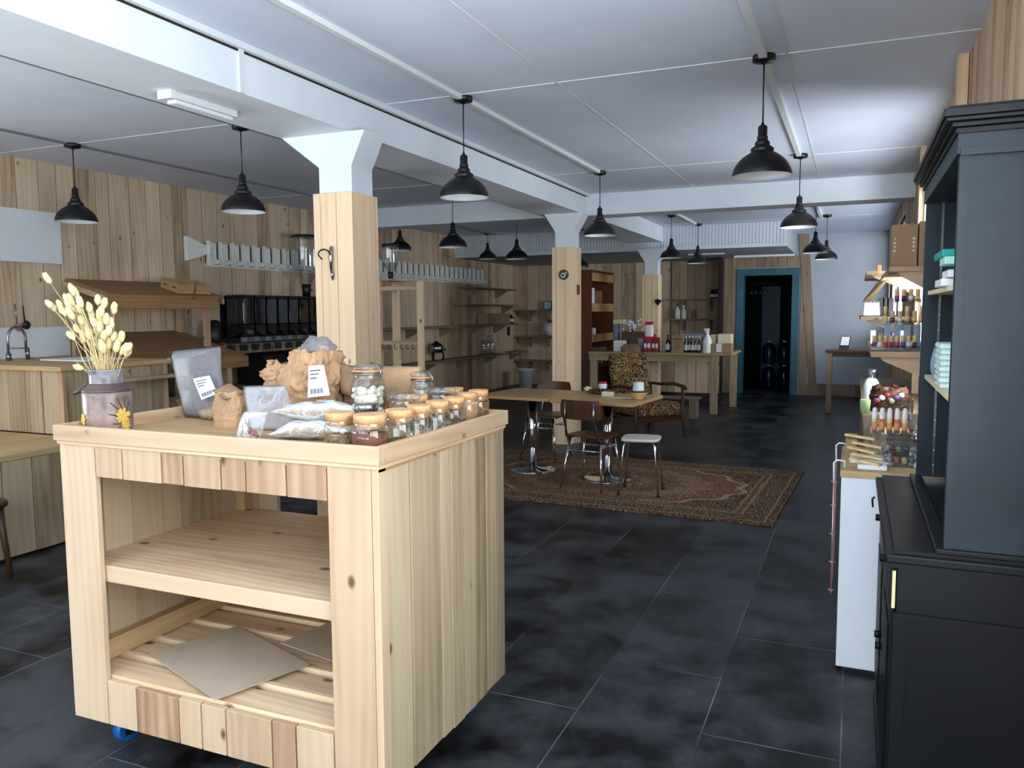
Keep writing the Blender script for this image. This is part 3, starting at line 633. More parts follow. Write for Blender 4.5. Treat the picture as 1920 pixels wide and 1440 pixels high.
clip_jar((-1.46, 2.56, TZ), .048, .19, 'smaller clip top jar with orange seal behind the jar of white pieces', 'seeds', 4)

# milk can with dried grass
vp = Vector((-2.372, 1.975, TZ))
t = thing('milk_can', 'mauve painted milk can with yellow flowers on the cart corner', 'vase', vp)
b = B(); b.lathe([(.074, 0), (.078, .004), (.079, .02), (.079, .135), (.076, .146)], vp, 40); body = b.build('body', 'can_mauve', t)
b = B(); b.lathe([(.0775, .142), (.079, .146), (.076, .152), (.062, .166), (.056, .172)], vp, 40, caps=(False, False)); b.build('shoulder', 'can_dark', t)
b = B(); b.lathe([(.055, .17), (.054, .2), (.055, .212), (.059, .216), (.057, .219), (.05, .214), (.05, .17)], vp, 40, caps=(False, False)); b.build('neck', 'mosaic', t)
b = B(); b.tube([vp+Vector((-.066, -.02, .16)), vp+Vector((-.095, -.024, .146)), vp+Vector((-.12, -.028, .134))], [.009, .008, .007], 10)
b.tube([vp+Vector((-.05, -.03, .175)), vp+Vector((-.09, -.03, .152)), vp+Vector((-.128, -.03, .13))], .004, 6); b.build('handle', 'can_dark', t)
def decal(a, z, r, petals, m, seed):
    b = B(); c = vp+Vector((.0795*math.sin(a), -.0795*math.cos(a), z)); q = T(c, a); rr = random.Random(seed)
    for k in range(petals): w = 2*PI*k/petals+rr.uniform(-.2, .2); b.blob((0, 0, 0), (r*.62, .0016, r*.26), 8, 4, mx=q @ Matrix.Rotation(w, 4, 'Y') @ Matrix.Translation((r*.55, 0, 0)))
    return b
decal(1.5, .06, .026, 11, '', 1).build('painted_flower', 'petal_yellow', body, label='yellow painted flower')
decal(1.62, .026, .018, 9, '', 2).build('painted_flower', 'petal_yellow', body, label='small yellow painted flower')
decal(-.42, .05, .022, 9, '', 3).build('painted_flower', 'petal_yellow', body, label='yellow painted flower at the left')
for k, (a, z, ln, w) in enumerate(((1.15, .095, .05, .8), (1.35, .105, .045, 1.1), (1.1, .065, .04, .3), (1.25, .02, .03, -.4), (1.6, .105, .05, 1.5), (1.2, .035, .03, .1), (1.75, .09, .04, 1.9), (1.45, .085, .04, 1.3))):
    b = B(); q = T(vp+Vector((.0797*math.sin(a), -.0797*math.cos(a), z)), a) @ Matrix.Rotation(w, 4, 'Y'); b.blob((0, 0, 0), (ln*.5, .0012, .0022), 8, 4, mx=q); b.build('painted_twig', 'leaf_dark', body)
hp = '88,521 135,543 133,562 92,570 112,572 125,560 141,548 128,570 150,566 168,577 183,562 196,568 214,577 118,583 131,587 153,600 172,590 190,584 200,598 208,606 133,629 144,616 214,632 222,642 228,631 233,654 241,652 219,650 147,689 160,612 176,604 186,592 181,618 166,625 155,630 196,628 188,612 204,620 150,580 139,576 176,640 192,650 205,645 100,576 240,661'
t = thing('dried_grass_bunch', 'bunch of dried canary grass heads in the painted milk can', 'dried flowers', vp+Vector((0, 0, .01)))
rr = random.Random(5); sb = B(); heads = []
for k, h in enumerate(hp.split()):
    px, py = map(float, h.split(',')); p = at(px, py, Y=vp.y+rr.uniform(-.05, .05)); base = vp+Vector((rr.uniform(-.032, .032), rr.uniform(-.03, .03), .16)); foot = vp+Vector((rr.uniform(-.03, .03), rr.uniform(-.03, .03), .02))
    mid = base.lerp(p, .55)+Vector((rr.uniform(-.008, .008), 0, .01)); dr = (p-mid).normalized(); sb.tube([foot, base, mid, p], .0011, 4); heads.append((p, dr))
for k in range(34):
    base = vp+Vector((rr.uniform(-.035, .035), rr.uniform(-.035, .035), .17)); sb.tube([base, base+Vector((rr.uniform(-.09, .03), rr.uniform(-.03, .03), rr.uniform(.08, .2)))], .0011, 4)
sb.build('stems', 'straw', t)
for k, (p, dr) in enumerate(heads):
    L_ = rr.uniform(.017, .024); b = B(); q = Matrix.Translation(p) @ dr.to_track_quat('Z', 'Y').to_matrix().to_4x4(); b.blob((0, 0, 0), (.0112, .0112, L_*1.12), 10, 8, seed=k, amp=.25, mx=q, freq=5); b.build('seed_head', 'seed_head', t)

# bags on the cart
def sheet_label(parent, q, name='label', lines=True, m='paper', rows=3, bars=True):
    """printed sticker: q = bottom left, bottom right, top right, top left"""
    q = [Vector(v) for v in q]; n = (q[1]-q[0]).cross(q[3]-q[0]).normalized(); b = B(); b.prism([v for v in q], n*.0012); o = b.build(name, m, parent)
    f = lambda u, v: q[0].lerp(q[1], u).lerp(q[3].lerp(q[2], u), v)+n*.0013
    b = B()
    for i in range(rows): v = .82-.12*i; b.prism([f(.1, v), f(.75-.13*i, v), f(.75-.13*i, v+.035), f(.1, v+.035)], n*.0004)
    if bars:
        for i in range(11): u = .15+.055*i; b.prism([f(u, .1), f(u+(.02 if i % 3 else .035), .1), f(u+(.02 if i % 3 else .035), .26), f(u, .26)], n*.0004)
    b.build('print', 'ink', parent) if parent is None or parent.parent is None else b.build('print', 'ink', parent)
    return o
Yb = 2.36; q = [at(377, 776, Y=Yb-.02), at(424, 768, Y=Yb), at(412, 650, Y=Yb+.03), at(318, 659, Y=Yb+.03)]
q[0].z = q[1].z = TZ+.002
t = thing('plastic_pouch', 'tall grey translucent plastic pouch with a label standing at the cart back', 'bag', (q[0]+q[1])/2)
b = B(); ql = at(338, 745, Y=Yb); pouch(b, [Vector((ql.x+.02, ql.y, TZ)), q[1], q[2], q[3]], .07, seed=2, wob=.008, top_open=.7); b.build('pouch_film', 'grey_film', t)
b = B(); b.blob(((q[0]+q[1])/2+Vector((-.01, 0, .02))), (.06, .03, .022), 14, 8, seed=4, amp=.3); b.build('contents', 'grain', t)
Yl = Yb-.037; sheet_label(t, [at(378, 750, Y=Yl), at(408, 738, Y=Yl), at(393, 704, Y=Yl), at(362, 710, Y=Yl)])
# small brown bag
p = Vector((-2.075, 2.25, TZ)); t = thing('paper_bag', 'small tan paper bag with folded top, in front of the grey pouch', 'bag', p)
b = B(); crumple(b, p, .056, .05, .125, seed=3, amp=.16, lean=(-.015, .01), neck=.75, rz=.2); b.build('bag_body', 'kraft', t)
b = B(); pouch(b, [p+Vector((-.065, -.03, .13)), p+Vector((.02, -.045, .095)), p+Vector((.045, .02, .12)), p+Vector((-.03, .03, .155))], .02, 8, seed=5); b.build('folded_flap', 'kraft_dark', t)
# big crumpled bag
p = Vector((-1.88, 2.47, TZ)); t = thing('paper_bag', 'big crumpled brown paper bag bearing a white barcode sticker', 'bag', p)
b = B(); crumple(b, p, .11, .085, .265, seed=11, amp=.3, lean=(.02, .0), neck=.7, rz=.15, n=84, m=50); b.build('bag_body', 'kraft', t)
b = B(); crumple(b, p+Vector((-.1, -.03, .10)), .07, .05, .12, seed=8, amp=.5, lean=(-.03, 0), neck=.6, n=56, m=30); b.build('drooping_side', 'kraft', t)
b = B(); b.blob(p+Vector((.01, .03, .265)), (.07, .06, .05), 22, 14, seed=6, amp=.4, freq=2.5); b.build('inner_film_bag', 'pale_film', t)
Yl = 2.365; sheet_label(t, [at(577, 746, Y=Yl), at(619, 741, Y=Yl), at(607, 684, Y=Yl+.012), at(579, 686, Y=Yl+.012)])
# folded bag right
p = Vector((-1.69, 2.53, TZ)); t = thing('paper_bag', 'brown paper bag with rolled slanting top beside the jar of white pieces', 'bag', p)
b = B(); crumple(b, p, .072, .055, .15, seed=21, amp=.16, lean=(-.01, .01), neck=.9, rz=-.2); b.build('bag_body', 'kraft_dark', t)
b = B(); pouch(b, [at(640, 738, Y=2.46), at(662, 748, Y=2.46), at(682, 690, Y=2.5), at(628, 678, Y=2.5)], .035, 10, seed=4); b.build('rolled_top', 'kraft_dark', t)
b = B(); pt = Vector((-1.62, 2.66, TZ)); t = thing('paper_bag', 'light brown paper bag lying behind the tall clip top jar', 'bag', pt); pouch(b, [pt+Vector((-.09, 0, .0)), pt+Vector((.1, 0, 0)), pt+Vector((.1, .0, .2)), pt+Vector((-.085, .0, .2))], .05, 10, seed=7); b.build('bag_body', 'kraft', t)
# standing translucent sleeve before the crumpled bag
q = [at(468, 800, Y=2.18), at(560, 795, Y=2.2), at(535, 722, Y=2.25), at(455, 724, Y=2.25)]
for k in (0, 1): q[k].z = TZ+.002
t = thing('film_sleeve', 'clear plastic sleeve standing between small tan bag and red fruit bag', 'bag', (q[0]+q[1])/2)
b = B(); pouch(b, q, .03, seed=9, wob=.01); b.build('sleeve_film', 'pale_film', t)
# bag of red fruit
p = at(499, 812, Z=TZ+.004); p = Vector((p.x+.0, max(p.y, 1.9)+.0, TZ)); p = Vector((-1.80, 2.03, TZ))
t = thing('fruit_bag', 'clear bag of dried red fruit at the front edge of the tray', 'bag', p)
b = B()
for k in range(40): a = rr.uniform(0, 2*PI); q_ = rr.uniform(0, .026); b.blob(p+Vector((q_*math.cos(a), q_*math.sin(a)*.7, .008+rr.uniform(0, .034)*(1-q_/.04))), .008, 7, 5, seed=k, amp=.4)
o = b.build('dried_fruit', 'rosehip', t); o['kind'] = 'stuff'
b = B(); pouch(b, [p+Vector((-.045, -.02, 0)), p+Vector((.05, -.02, 0)), p+Vector((.05, .03, .085)), p+Vector((-.045, .03, .085))], .07, seed=3); b.build('bag_film', 'clear_film', t)
# two lying grain bags
def lying(p, L_, w, h, rz, seed, lab, lblm=True):
    t = thing('grain_bag', lab, 'bag', p, 'clear grain bags lying on the cart'); mx = T(p, rz)
    for nm_, m_, k in (('grain', 'grain', .93), ('bag_film', 'clear_film', 1.03)):
        b = B(); v0 = len(b.bm.verts); pouch(b, [(-L_/2*k, -w/2*k, h*.5), (L_/2*k, -w/2*k, h*.5), (L_/2*k, w/2*k, h*.5), (-L_/2*k, w/2*k, h*.5)], h*k, 20, seed=seed, wob=.006 if k < 1 else .011)
        b._fin(list(b.bm.verts), mx); b.build(nm_, m_, t)
    if lblm:
        b = B(); b.box(.0, .055, -.02, .02, h*1.0, h*1.004, mx=mx); b.build('label', 'paper', t)
        b = B(); b.box(.005, .035, -.014, .012, h*1.004, h*1.006, mx=mx); b.build('print', 'label_blue', t)
lying(Vector((-1.60, 2.10, TZ)), .25, .13, .06, .35, 3, 'lower clear bag of pale grain lying before the corks', False)
lying(Vector((-1.61, 2.14, TZ+.058)), .27, .13, .062, .25, 8, 'upper clear bag of pale grain resting on another bag')
p = at(606, 824, Z=TZ+.003); b = B(); b.prism([p+Vector((-.02, -.0, 0)), p+Vector((.018, .0, 0)), p+Vector((.02, .03, .012)), p+Vector((-.016, .03, .012))], (0, 0, .0015)); b.build('paper_card', 'label_blue', label='small pale blue card tucked beside the first cork lidded jar', cat='card', at_=p)
# cardboard sheets on the bottom slats
for k, (x0, x1, y0, y1, rz, lb) in enumerate(((-.25, .25, -.17, .17, -.35, 'grey cardboard sheet lying nearest the opening of the bottom shelf'), (-.24, .24, -.17, .17, -.2, 'grey cardboard sheet lying deeper on the bottom shelf'))):
    p = (Vector((-1.98, 2.08, .297)), Vector((-1.62, 2.37, .302)))[k]
    b = B(); b.box(x0, x1, y0, y1, 0, .003, mx=T(p, rz)); b.build('cardboard_sheet', 'grey_board', label=lb, cat='cardboard', at_=p, group='cardboard sheets in the cart')
# ------------------------------------------------------------------ left bay: bench, sink counter, produce stand
t = thing('low_bench', 'low plank clad bench along the left edge of the room', 'bench', (-5.6, 2.6, 0))
b = B(); b.box(WL+.025, -4.72, 1.0, 3.87, .615, .652, g=1, bev=.003); b.build('bench_top', 'plywood', t)
b = B(); planks_y(b, -4.745, 1.0, 3.87, .02, .613, th=.02, seed=31, wmin=.17, wmax=.3); b.build('front_boards', 'pine_side', t)
b = B(); b.box(WL+.025, -4.76, 1.0, 3.87, 0, .61); b.build('carcass', 'shadow_gap', t)
t = thing('sink_counter', 'tall plank clad sink counter with wooden worktop below the white splashback', 'counter', (-5.8, 4.4, 0))
b = B(); b.box(WL+.025, -5.10, 3.88, 4.87, 1.105, 1.14, g=1, bev=.004); b.build('worktop', 'plywood', t)
b = B(); planks_x(b, 3.92, WL+.025, -5.15, .655, 1.104, th=.02, seed=33, wmin=.13, wmax=.22); b.build('front_boards', 'pine_side', t)
b = B(); planks_y(b, -5.14, 3.93, 4.8, .0, 1.104, th=.02, seed=34, wmin=.14, wmax=.2); b.build('side_boards', 'pine_side', t)
b = B(); b.box(-5.165, -5.115, 3.9, 3.93, .655, 1.104, g=2); b.build('corner_post', 'pine', t); b = B(); b.box(-5.165, -5.115, 4.8, 4.84, 0, 1.104, g=2); b.build('corner_post', 'pine', t)
b = B(); b.box(WL+.025, -5.15, 3.93, 4.8, 0, 1.1); b.build('carcass', 'shadow_gap', t)
b = B(); b.box(-5.115, -4.98, 4.3, 4.88, 1.0, 1.022, g=1); b.box(-5.1, -5.08, 4.4, 4.5, .94, 1.0, g=0); b.build('side_shelf', 'pine', t)
t = thing('kitchen_tap', 'brushed steel sprung kitchen tap before the white splashback', 'tap', (-6.2, 4.27, 1.14))
b = B(); pts = [Vector((-6.2, 4.27, 1.14)), Vector((-6.2, 4.27, 1.30))]+[Vector((-6.2, 4.345-.075*math.cos(a), 1.31+.10*math.sin(a))) for a in [PI*i/12 for i in range(13)]]+[Vector((-6.2, 4.42, 1.2))]
b.tube(pts, .011, 10)
b.build('spout', 'steel', t)
b = B(); b.cyl((-6.2, 4.43, 1.14), (-6.2, 4.43, 1.24), .016, n=12); b.tube([(-6.2, 4.27, 1.24), (-6.2, 4.43, 1.235)], .005, 6); b.tube([(-6.2, 4.435, 1.16), (-6.17, 4.47, 1.15)], .007, 8); b.build('spray_head', 'steel', t)
b = B(); b.cyl((-6.2, 4.27, 1.14), (-6.2, 4.27, 1.2), .02, n=14); b.build('tap_base', 'steel', t)
b = B(); b.box(WL+.025, WL+.032, 3.9, 5.03, 1.142, 1.40); b.build('splashback', 'white_lacquer', label='pale smooth splashback panel behind the tap', cat='panel', at_=(WL+.025, 4.4, 1.14))
b = B(); b.box(WL+.022, WL+.05, 3.7, 4.985, 1.95, 2.39); b.build('wall_panel', 'white_lacquer', label='blank white panel hung high on the plank wall at the left edge', cat='panel', at_=(WL+.025, 4.4, 1.95))
b = B(); b.box(-5.95, -5.45, 4.35, 4.75, 1.141, 1.153, bev=.004); b.build('cutting_board', 'bright_white', label='thin white board lying flat on the sink counter', cat='board', at_=(-5.7, 4.6, 1.141))
for k, (y, z, ln, w, lb) in enumerate(((4.53, 1.60, .18, .012, 'dark ladle hanging on the plank wall above the splashback, left one'), (4.60, 1.58, .14, .018, 'black handled utensil hanging right of the ladle'))):
    p = Vector((WL+.04, y, z)); t = thing('hanging_utensil', lb, 'utensil', p, 'utensils on the plank wall'); b = B(); b.tube([p, p+Vector((.0, .01, -ln))], .005, 6); b.build('handle', ('steel', 'black_plastic')[k], t)
    b = B(); b.blob(p+Vector((.01, .015, -ln-.02)), (.02, .035, .02+w), 10, 6); b.build('bowl', ('copper_wire', 'black_plastic')[k], t)
b = B(); b.tube([at(0, 950, Y=2.9)+Vector((-.3, 0, 0)), at(24, 956, Y=2.9)], .012, 8); p = at(8, 955, Y=2.9)
t = thing('dark_stool', 'dark wooden stool corner poking in at the left edge', 'stool', (-4.5, 2.9, 0))
b.bm.free(); b = B(); b.lathe([(.13, .405), (.145, .41), (.15, .425), (.145, .437), (.12, .44)], (-4.555, 2.9, 0), 32); b.build('seat', 'walnut', t)
for k in range(4):
    a = PI/4+k*PI/2; b = B(); b.tube([(-4.555+.1*math.cos(a), 2.9+.1*math.sin(a), .405), (-4.555+.14*math.cos(a), 2.9+.14*math.sin(a), 0)], [.022, .014], 8); b.build('leg', 'walnut', t)

# produce stand
t = thing('produce_stand', 'wooden market stand with sloping roof board and sloping tray', 'stand', (-6.0, 5.7, 0))
b = B(); b.prism([(WL+.03, 5.02, 1.80), (-5.9, 5.02, 1.655), (-5.9, 5.02, 1.68), (WL+.03, 5.02, 1.825)], (0, 1.33, 0), g=1); b.build('roof_board', 'brown_pine', t)
b = B(); b.box(-5.9, -5.875, 4.93, 6.24, 1.555, 1.675, g=1, bev=.003); b.build('fascia', 'brown_pine', t)
b = B(); b.prism([(WL+.03, 4.99, 1.76), (-5.9, 4.99, 1.6), (-5.9, 4.99, 1.655), (WL+.03, 4.99, 1.80)], (0, .025, 0)); b.prism([(WL+.03, 6.33, 1.76), (-5.9, 6.33, 1.6), (-5.9, 6.33, 1.655), (WL+.03, 6.33, 1.80)], (0, .025, 0)); b.build('side_rails', 'pine', t)
for x, y, z0, z1 in ((-5.93, 5.03, .0, 1.6), (-5.93, 6.10, .0, 1.6), (-6.43, 5.03, .0, 1.78), (-6.43, 6.24, .0, 1.78)):
    b = B(); b.box(x-.02, x+.025, y, y+.055, z0, z1, g=2); b.build('post', 'pine', t)
b = B(); b.prism([(WL+.03, 5.0, 1.30), (-5.62, 5.0, 1.07), (-5.62, 5.0, 1.095), (WL+.03, 5.0, 1.335)], (0, 1.3, 0), g=1); b.build('sloping_tray', 'brown_pine', t)
b = B(); b.box(-5.62, -5.595, 4.9, 6.33, .975, 1.085, g=1); b.build('tray_front', 'brown_pine', t)
for y in (6.05, 5.0): b = B(); b.box(-5.68, -5.62, y, y+.07, 0, .99, g=2); b.build('tray_leg', 'pine', t)
def crate(p, rz, lab, tilt=.26):
    t = thing('fruit_crate', lab, 'crate', p, 'small pale crates on the stand roof'); mx = T(p, rz, 0, tilt)
    for y_ in (-.09, .084): b = B(); b.box(-.13, .13, y_, y_+.006, .01, .1, g=0, mx=mx); b.build('long_side', 'plywood', t)
    for x_ in (-.13, .122): b = B(); b.box(x_, x_+.008, -.084, .084, .01, .1, g=1, mx=mx); b.build('end_board', 'plywood', t)
    b = B(); b.box(-.12, .12, -.084, .084, .01, .016, g=0, mx=mx); b.build('base_board', 'plywood', t)
    b = B(); b.box(-.09, -.04, -.0915, -.09, .05, .062, mx=mx); b.build('hand_slot', 'ink', t); b = B(); b.box(.04, .09, -.0915, -.09, .05, .062, mx=mx); b.build('hand_slot', 'ink', t)
crate(Vector((-6.10, 5.93, 1.725)), -.1, 'small pale wooden crate on the stand roof, nearer the sink'); crate(Vector((-6.08, 6.14, 1.72)), -.1, 'small pale wooden crate on the stand roof, nearer the dispensers')
def bottle(name, p, r, H, m, lab, group=None, capm='bright_white', neck=.35, cat='bottle', lblm=None):
    p = Vector(p); t = thing(name, lab, cat, p, group); b = B()
    b.lathe([(r*.9, 0), (r, r*.15), (r, H*.55), (r*.9, H*.63), (r*neck, H*.76), (r*neck*.95, H*.95), (r*neck, H*.96)], p, 16); b.build('bottle_body', m, t)
    b = B(); b.lathe([(r*neck*1.15, H*.9), (r*neck*1.15, H*1.0), (.001, H)], p, 14, caps=(True, False)); b.build('cap', capm, t)
    if lblm: b = B(); b.lathe([(r*1.015, H*.15), (r*1.015, H*.48)], p, 16, caps=(False, False)); b.build('label', lblm, t)
    return t
t = thing('side_table', 'low side table standing between sink counter and market stand, holding bottles', 'table', (-5.2, 5.25, 0))
b = B(); b.box(-5.57, -5.15, 4.95, 5.6, .77, .8, g=1); b.build('table_top', 'pine_side', t)
for x in (-5.56, -5.19):
    for y in (4.97, 5.54): b = B(); b.box(x, x+.04, y, y+.04, 0, .77, g=2); b.build('leg', 'pine_side', t)
bottle('wine_bottle', (-5.35, 5.08, .8), .042, .33, 'green_glass', 'dark green bottle with a white foil neck beside the sink counter')
bottle('glass_bottle', (-5.31, 5.2, .8), .03, .2, 'clear_glass', 'small clear bottle right of the foil necked bottle', capm='cork', group='small clear bottles')
bottle('glass_bottle', (-5.28, 5.32, .8), .03, .19, 'clear_glass', 'small clear bottle closest to the grey pouch', capm='cork', group='small clear bottles')

# gravity dispensers on the left wall
t = thing('dispenser_shelf', 'narrow wall shelf carrying the row of gravity dispensers', 'shelf', (-6.3, 7.8, 1.16))
b = B(); b.box(WL+.025, -6.12, 6.45, 8.95, 1.15, 1.175, g=1); b.build('shelf_board', 'old_board', t)
b = B(); b.box(WL+.025, WL+.035, 6.9, 8.8, 1.176, 1.70); b.build('back_panel', 'hutch_black', t)  # black sheet added so the clear bins look darker
for k in range(12): b = B(); b.box(-6.12, -6.115, 6.6+.19*k, 6.72+.19*k, 1.1, 1.17); b.build('price_holder', 'black_plastic', t)
def dispenser(p, lab):
    t = thing('gravity_dispenser', lab, 'dispenser', p, 'gravity dispensers on the left wall'); x, y, z = p
    b = B(); b.box(x-.13, x+.13, y-.085, y+.085, z+.50, z+.53, bev=.004); b.build('lid', 'black_plastic', t)
    b = B(); b.box(x-.125, x+.125, y-.08, y+.08, z+.2, z+.5, bev=.01); b.build('clear_bin', 'smoke_glass', t)
    b = B(); b.prism([(x-.125, y-.08, z+.2), (x+.125, y-.08, z+.2), (x+.12, y-.08, z+.13), (x-.05, y-.08, z+.06), (x-.125, y-.08, z+.06)], (0, .16, 0)); b.build('hopper_base', 'black_plastic', t)
    b = B(); b.prism([(x+.125, y-.05, z+.14), (x+.15, y-.05, z+.1), (x+.13, y-.05, z+.02), (x+.05, y-.05, z+.005), (x+.04, y-.05, z+.06)], (0, .1, 0)); b.build('chute', 'clear_glass', t)
    b = B(); b.tube([(x+.1, y, z+.14), (x+.16, y, z+.08)], .012, 8); b.build('pull_handle', 'black_plastic', t)
    return t
names = ['gravity dispenser first from the left in the black lidded row', 'gravity dispenser second from the left in the black lidded row', 'gravity dispenser third from the left in the black lidded row', 'gravity dispenser fourth from the left in the black lidded row', 'gravity dispenser fifth from the left in the black lidded row', 'gravity dispenser sixth from the left in the black lidded row', 'gravity dispenser seventh from the left in the black lidded row', 'gravity dispenser eighth from the left in the black lidded row', 'gravity dispenser nearest the timber column, holding a pale sheet']
p0 = Vector((-6.3, 7.02, 1.18)); d0 = dispenser(p0, names[0])
for k in range(1, 9): dup(d0, p0+Vector((0, .195*k, 0)), 0, names[k])
b = B(); b.box(-6.23, -6.22, 8.50, 8.64, 1.4, 1.68); b.build('paper_sheet', 'cream', label='cream sheet in the last dispenser before the timber column', cat='paper', at_=(-6.22, 8.57, 1.4))
b = B(); b.lathe([(.06, 0), (.07, .02), (.06, .24), (.02, .26)], (-6.3, 6.62, 1.18), 16); b.build('black_funnel', 'black_plastic', label='black funnel shaped scoop holder left of the dispensers', cat='funnel', at_=(-6.3, 6.62, 1.18))
b = B(); b.tube([(-6.35, 6.5, 1.19), (-6.15, 6.52, 1.19), (-6.06, 6.5, 1.19)], .012, 8); b.build('red_tool', 'red', label='red handled tool lying by the black funnel', cat='tool', at_=(-6.1, 6.5, 1.178))
t = thing('bin_shelf', 'lower wall shelf under the dark scoop bins', 'shelf', (-6.2, 7.9, .7)); b = B(); b.box(WL+.025, -5.95, 6.9, 9.2, .68, .71, g=1); b.build('shelf_board', 'old_board', t)
for k in range(3): b = B(); b.prism([(WL+.025, 7.1+.9*k, .68), (-6.0, 7.1+.9*k, .68), (WL+.025, 7.1+.9*k, .4)], (0, .03, 0)); b.build('bracket', 'old_board', t)
def scoop_bin(p, lab):
    t = thing('scoop_bin', lab, 'bin', p, 'dark scoop bins'); x, y, z = p
    b = B(); prof = [(x-.2, y-.2, z), (x+.18, y-.2, z), (x+.24, y-.2, z+.16)]+[(x+.02+.22*math.cos(a), y-.2, z+.16+.2*math.sin(a)) for a in [PI*i/10 for i in range(1, 10)]]+[(x-.2, y-.2, z+.2)]
    b.prism(prof, (0, .4, 0)); b.build('bin_body', 'dark_film', t)
    b = B(); b.tube([(x+.21, y-.07, z+.25), (x+.25, y-.07, z+.25), (x+.25, y+.07, z+.25), (x+.21, y+.07, z+.25)], .008, 6); b.build('handle', 'black_plastic', t); return t
p0 = Vector((-6.2, 7.25, .71)); d0 = scoop_bin(p0, 'dark curved scoop bin at the left end under the dispensers')
for k, lb in enumerate(('dark curved scoop bin in the middle under the dispensers', 'dark curved scoop bin next to the crumpled paper bag, under the dispensers', 'dark curved scoop bin mostly hidden by the near timber column')): dup(d0, p0+Vector((0, .44*(k+1), 0)), 0, lb)
def hopper(c, r, zt, zb, lab):
    t = thing('bean_hopper', lab, 'dispenser', (c[0], c[1], zb)); x, y = c; H = zt-zb
    b = B(); b.lathe([(r*1.03, H-.03), (r*1.05, H-.02), (r*1.02, H), (.001, H+.004)], (x, y, zb), 28); b.build('lid', 'black_plastic', t)
    b = B(); b.lathe([(r*.32, H*.2), (r*.95, H*.42), (r, H*.5), (r, H-.03)], (x, y, zb), 28, caps=(False, False)); b.build('clear_cylinder', 'acrylic', t)
    b = B(); b.lathe([(r*.3, 0), (r*.32, H*.1), (r*.36, H*.2)], (x, y, zb), 20); b.tube([(x, y, zb+H*.12), (x+r*.6, y-.02, zb+H*.1)], r*.07, 8); b.build('outlet', 'black_plastic', t)
hopper((-6.2, 8.08), .165, 2.45, 1.71, 'large clear bean hopper with dark lid left of the near timber column')

# fish-bone sculpture
t = thing('fishbone_sculpture', 'long white fish skeleton sculpture made of brackets on the plank wall', 'wall art', (WL+.03, 10, 2.15))
xf = WL+.022
b = B(); b.prism([(xf, 6.42, 2.315), (xf, 6.42, 2.065), (xf, 6.63, 2.125), (xf, 6.72, 2.15), (xf, 6.72, 2.235), (xf, 6.63, 2.25)], (.05, 0, 0)); b.build('tail', 'bone_white', t)
b = B(); b.box(xf, xf+.012, 6.7, 13.78, 2.02, 2.05, g=1); b.build('spine_rail', 'bone_white', t)
for k in range(40):
    y = 6.71+.177*k; b = B(); b.box(xf+.012, xf+.02, y, y+.15, 2.03, 2.275, g=2); b.box(xf+.012, xf+.075, y, y+.012, 2.03, 2.29, g=2)
    b.prism([(xf+.02, y+.10, 2.035), (xf+.085, y+.10, 2.05), (xf+.09, y+.10, 2.085), (xf+.02, y+.10, 2.11)], (0, .045, 0)); o = b.build('rib', 'bone_white', t)
    if k % 2 == 0: b = B(); b.box(xf+.02, xf+.022, y+.03, y+.075, 2.12, 2.15); b.build('dark_notch', 'ink', o, label='small dark square notch')

# ladder-like stand behind the near column
t = thing('wooden_stand', 'open pine rack with hanging hooks right of the near timber column', 'rack', (-4.0, 6.7, 0))
for x0, x1, y, zt in ((-4.255, -4.205, 6.6, 1.807), (-3.80, -3.745, 6.6, 1.797), (-4.27, -4.20, 6.92, 1.79)):
    b = B(); b.box(x0, x1, y, y+.045, 0, zt, g=2, bev=.003); b.build('post', 'pine', t)
for z in (1.715, 1.195): b = B(); b.box(-4.205, -3.80, 6.605, 6.64, z, z+.038, g=0); b.build('rail', 'pine', t)
b = B(); b.box(-4.25, -4.215, 6.645, 6.92, 1.715, 1.75, g=1); b.build('rail', 'pine', t)
for k in range(6):
    x = -4.18+.066*k; b = B(); b.tube([(x, 6.6, 1.2), (x, 6.59, 1.17)]+[(x+.014-.014*math.cos(a), 6.59, 1.17-.016*math.sin(a)) for a in (.8, 1.6, 2.4, 3.1)], .0035, 6); b.build('hook', 'black_iron', t)
hopper((-4.19, 6.78), .078, 2.17, 1.832, 'slim clear bean hopper right of the near timber column, on the pine rack')
b = B(); b.box(-4.27, -4.10, 6.6, 6.97, 1.808, 1.83, g=1); b.build('rack_board', 'pine', label='short pine board on top of the rack under the slim hopper', cat='board', at_=(-4.19, 6.78, 1.808))

# long shelves on the left wall
def wall_shelf(name, x0, x1, y0, y1, z, lab, br, axis='y', grp='wall shelves with brackets', m='old_board', th=.028):
    t = thing(name, lab, 'shelf', ((x0+x1)/2, (y0+y1)/2, z-th), grp); b = B(); b.box(x0, x1, y0, y1, z-th, z, g=1 if axis == 'y' else 0); b.build('shelf_board', m, t)
    for q in br:
        b = B()
        if axis == 'y': b.prism([(x0, q, z-th), (x1-.03, q, z-th), (x1-.03, q, z-th-.03), (x0+.03, q, z-th-.15), (x0, q, z-th-.15)], (0, .03, 0))
        else: b.prism([(q, y1, z-th), (q, y0+.03, z-th), (q, y0+.03, z-th-.03), (q, y1-.03, z-th-.2), (q, y1, z-th-.2)], (.03, 0, 0))
        b.build('bracket', m, t)
X_ = WL+.022
wall_shelf('wall_shelf', X_, -6.2, 9.3, 14.85, 1.275, 'long empty shelf on the left wall at chest height, reaching the cardboard box', (9.8, 10.9, 12, 13.1, 14.2))
wall_shelf('wall_shelf', X_, -6.2, 9.3, 15.3, .71, 'long low shelf on the left wall carrying the fondue burner', (10.2, 11.4, 12.6, 13.8, 15))
wall_shelf('wall_shelf', X_, -6.2, 12.7, 14.75, 1.95, 'topmost short shelf on the left wall right of the fish sculpture', (13.0, 14.3))
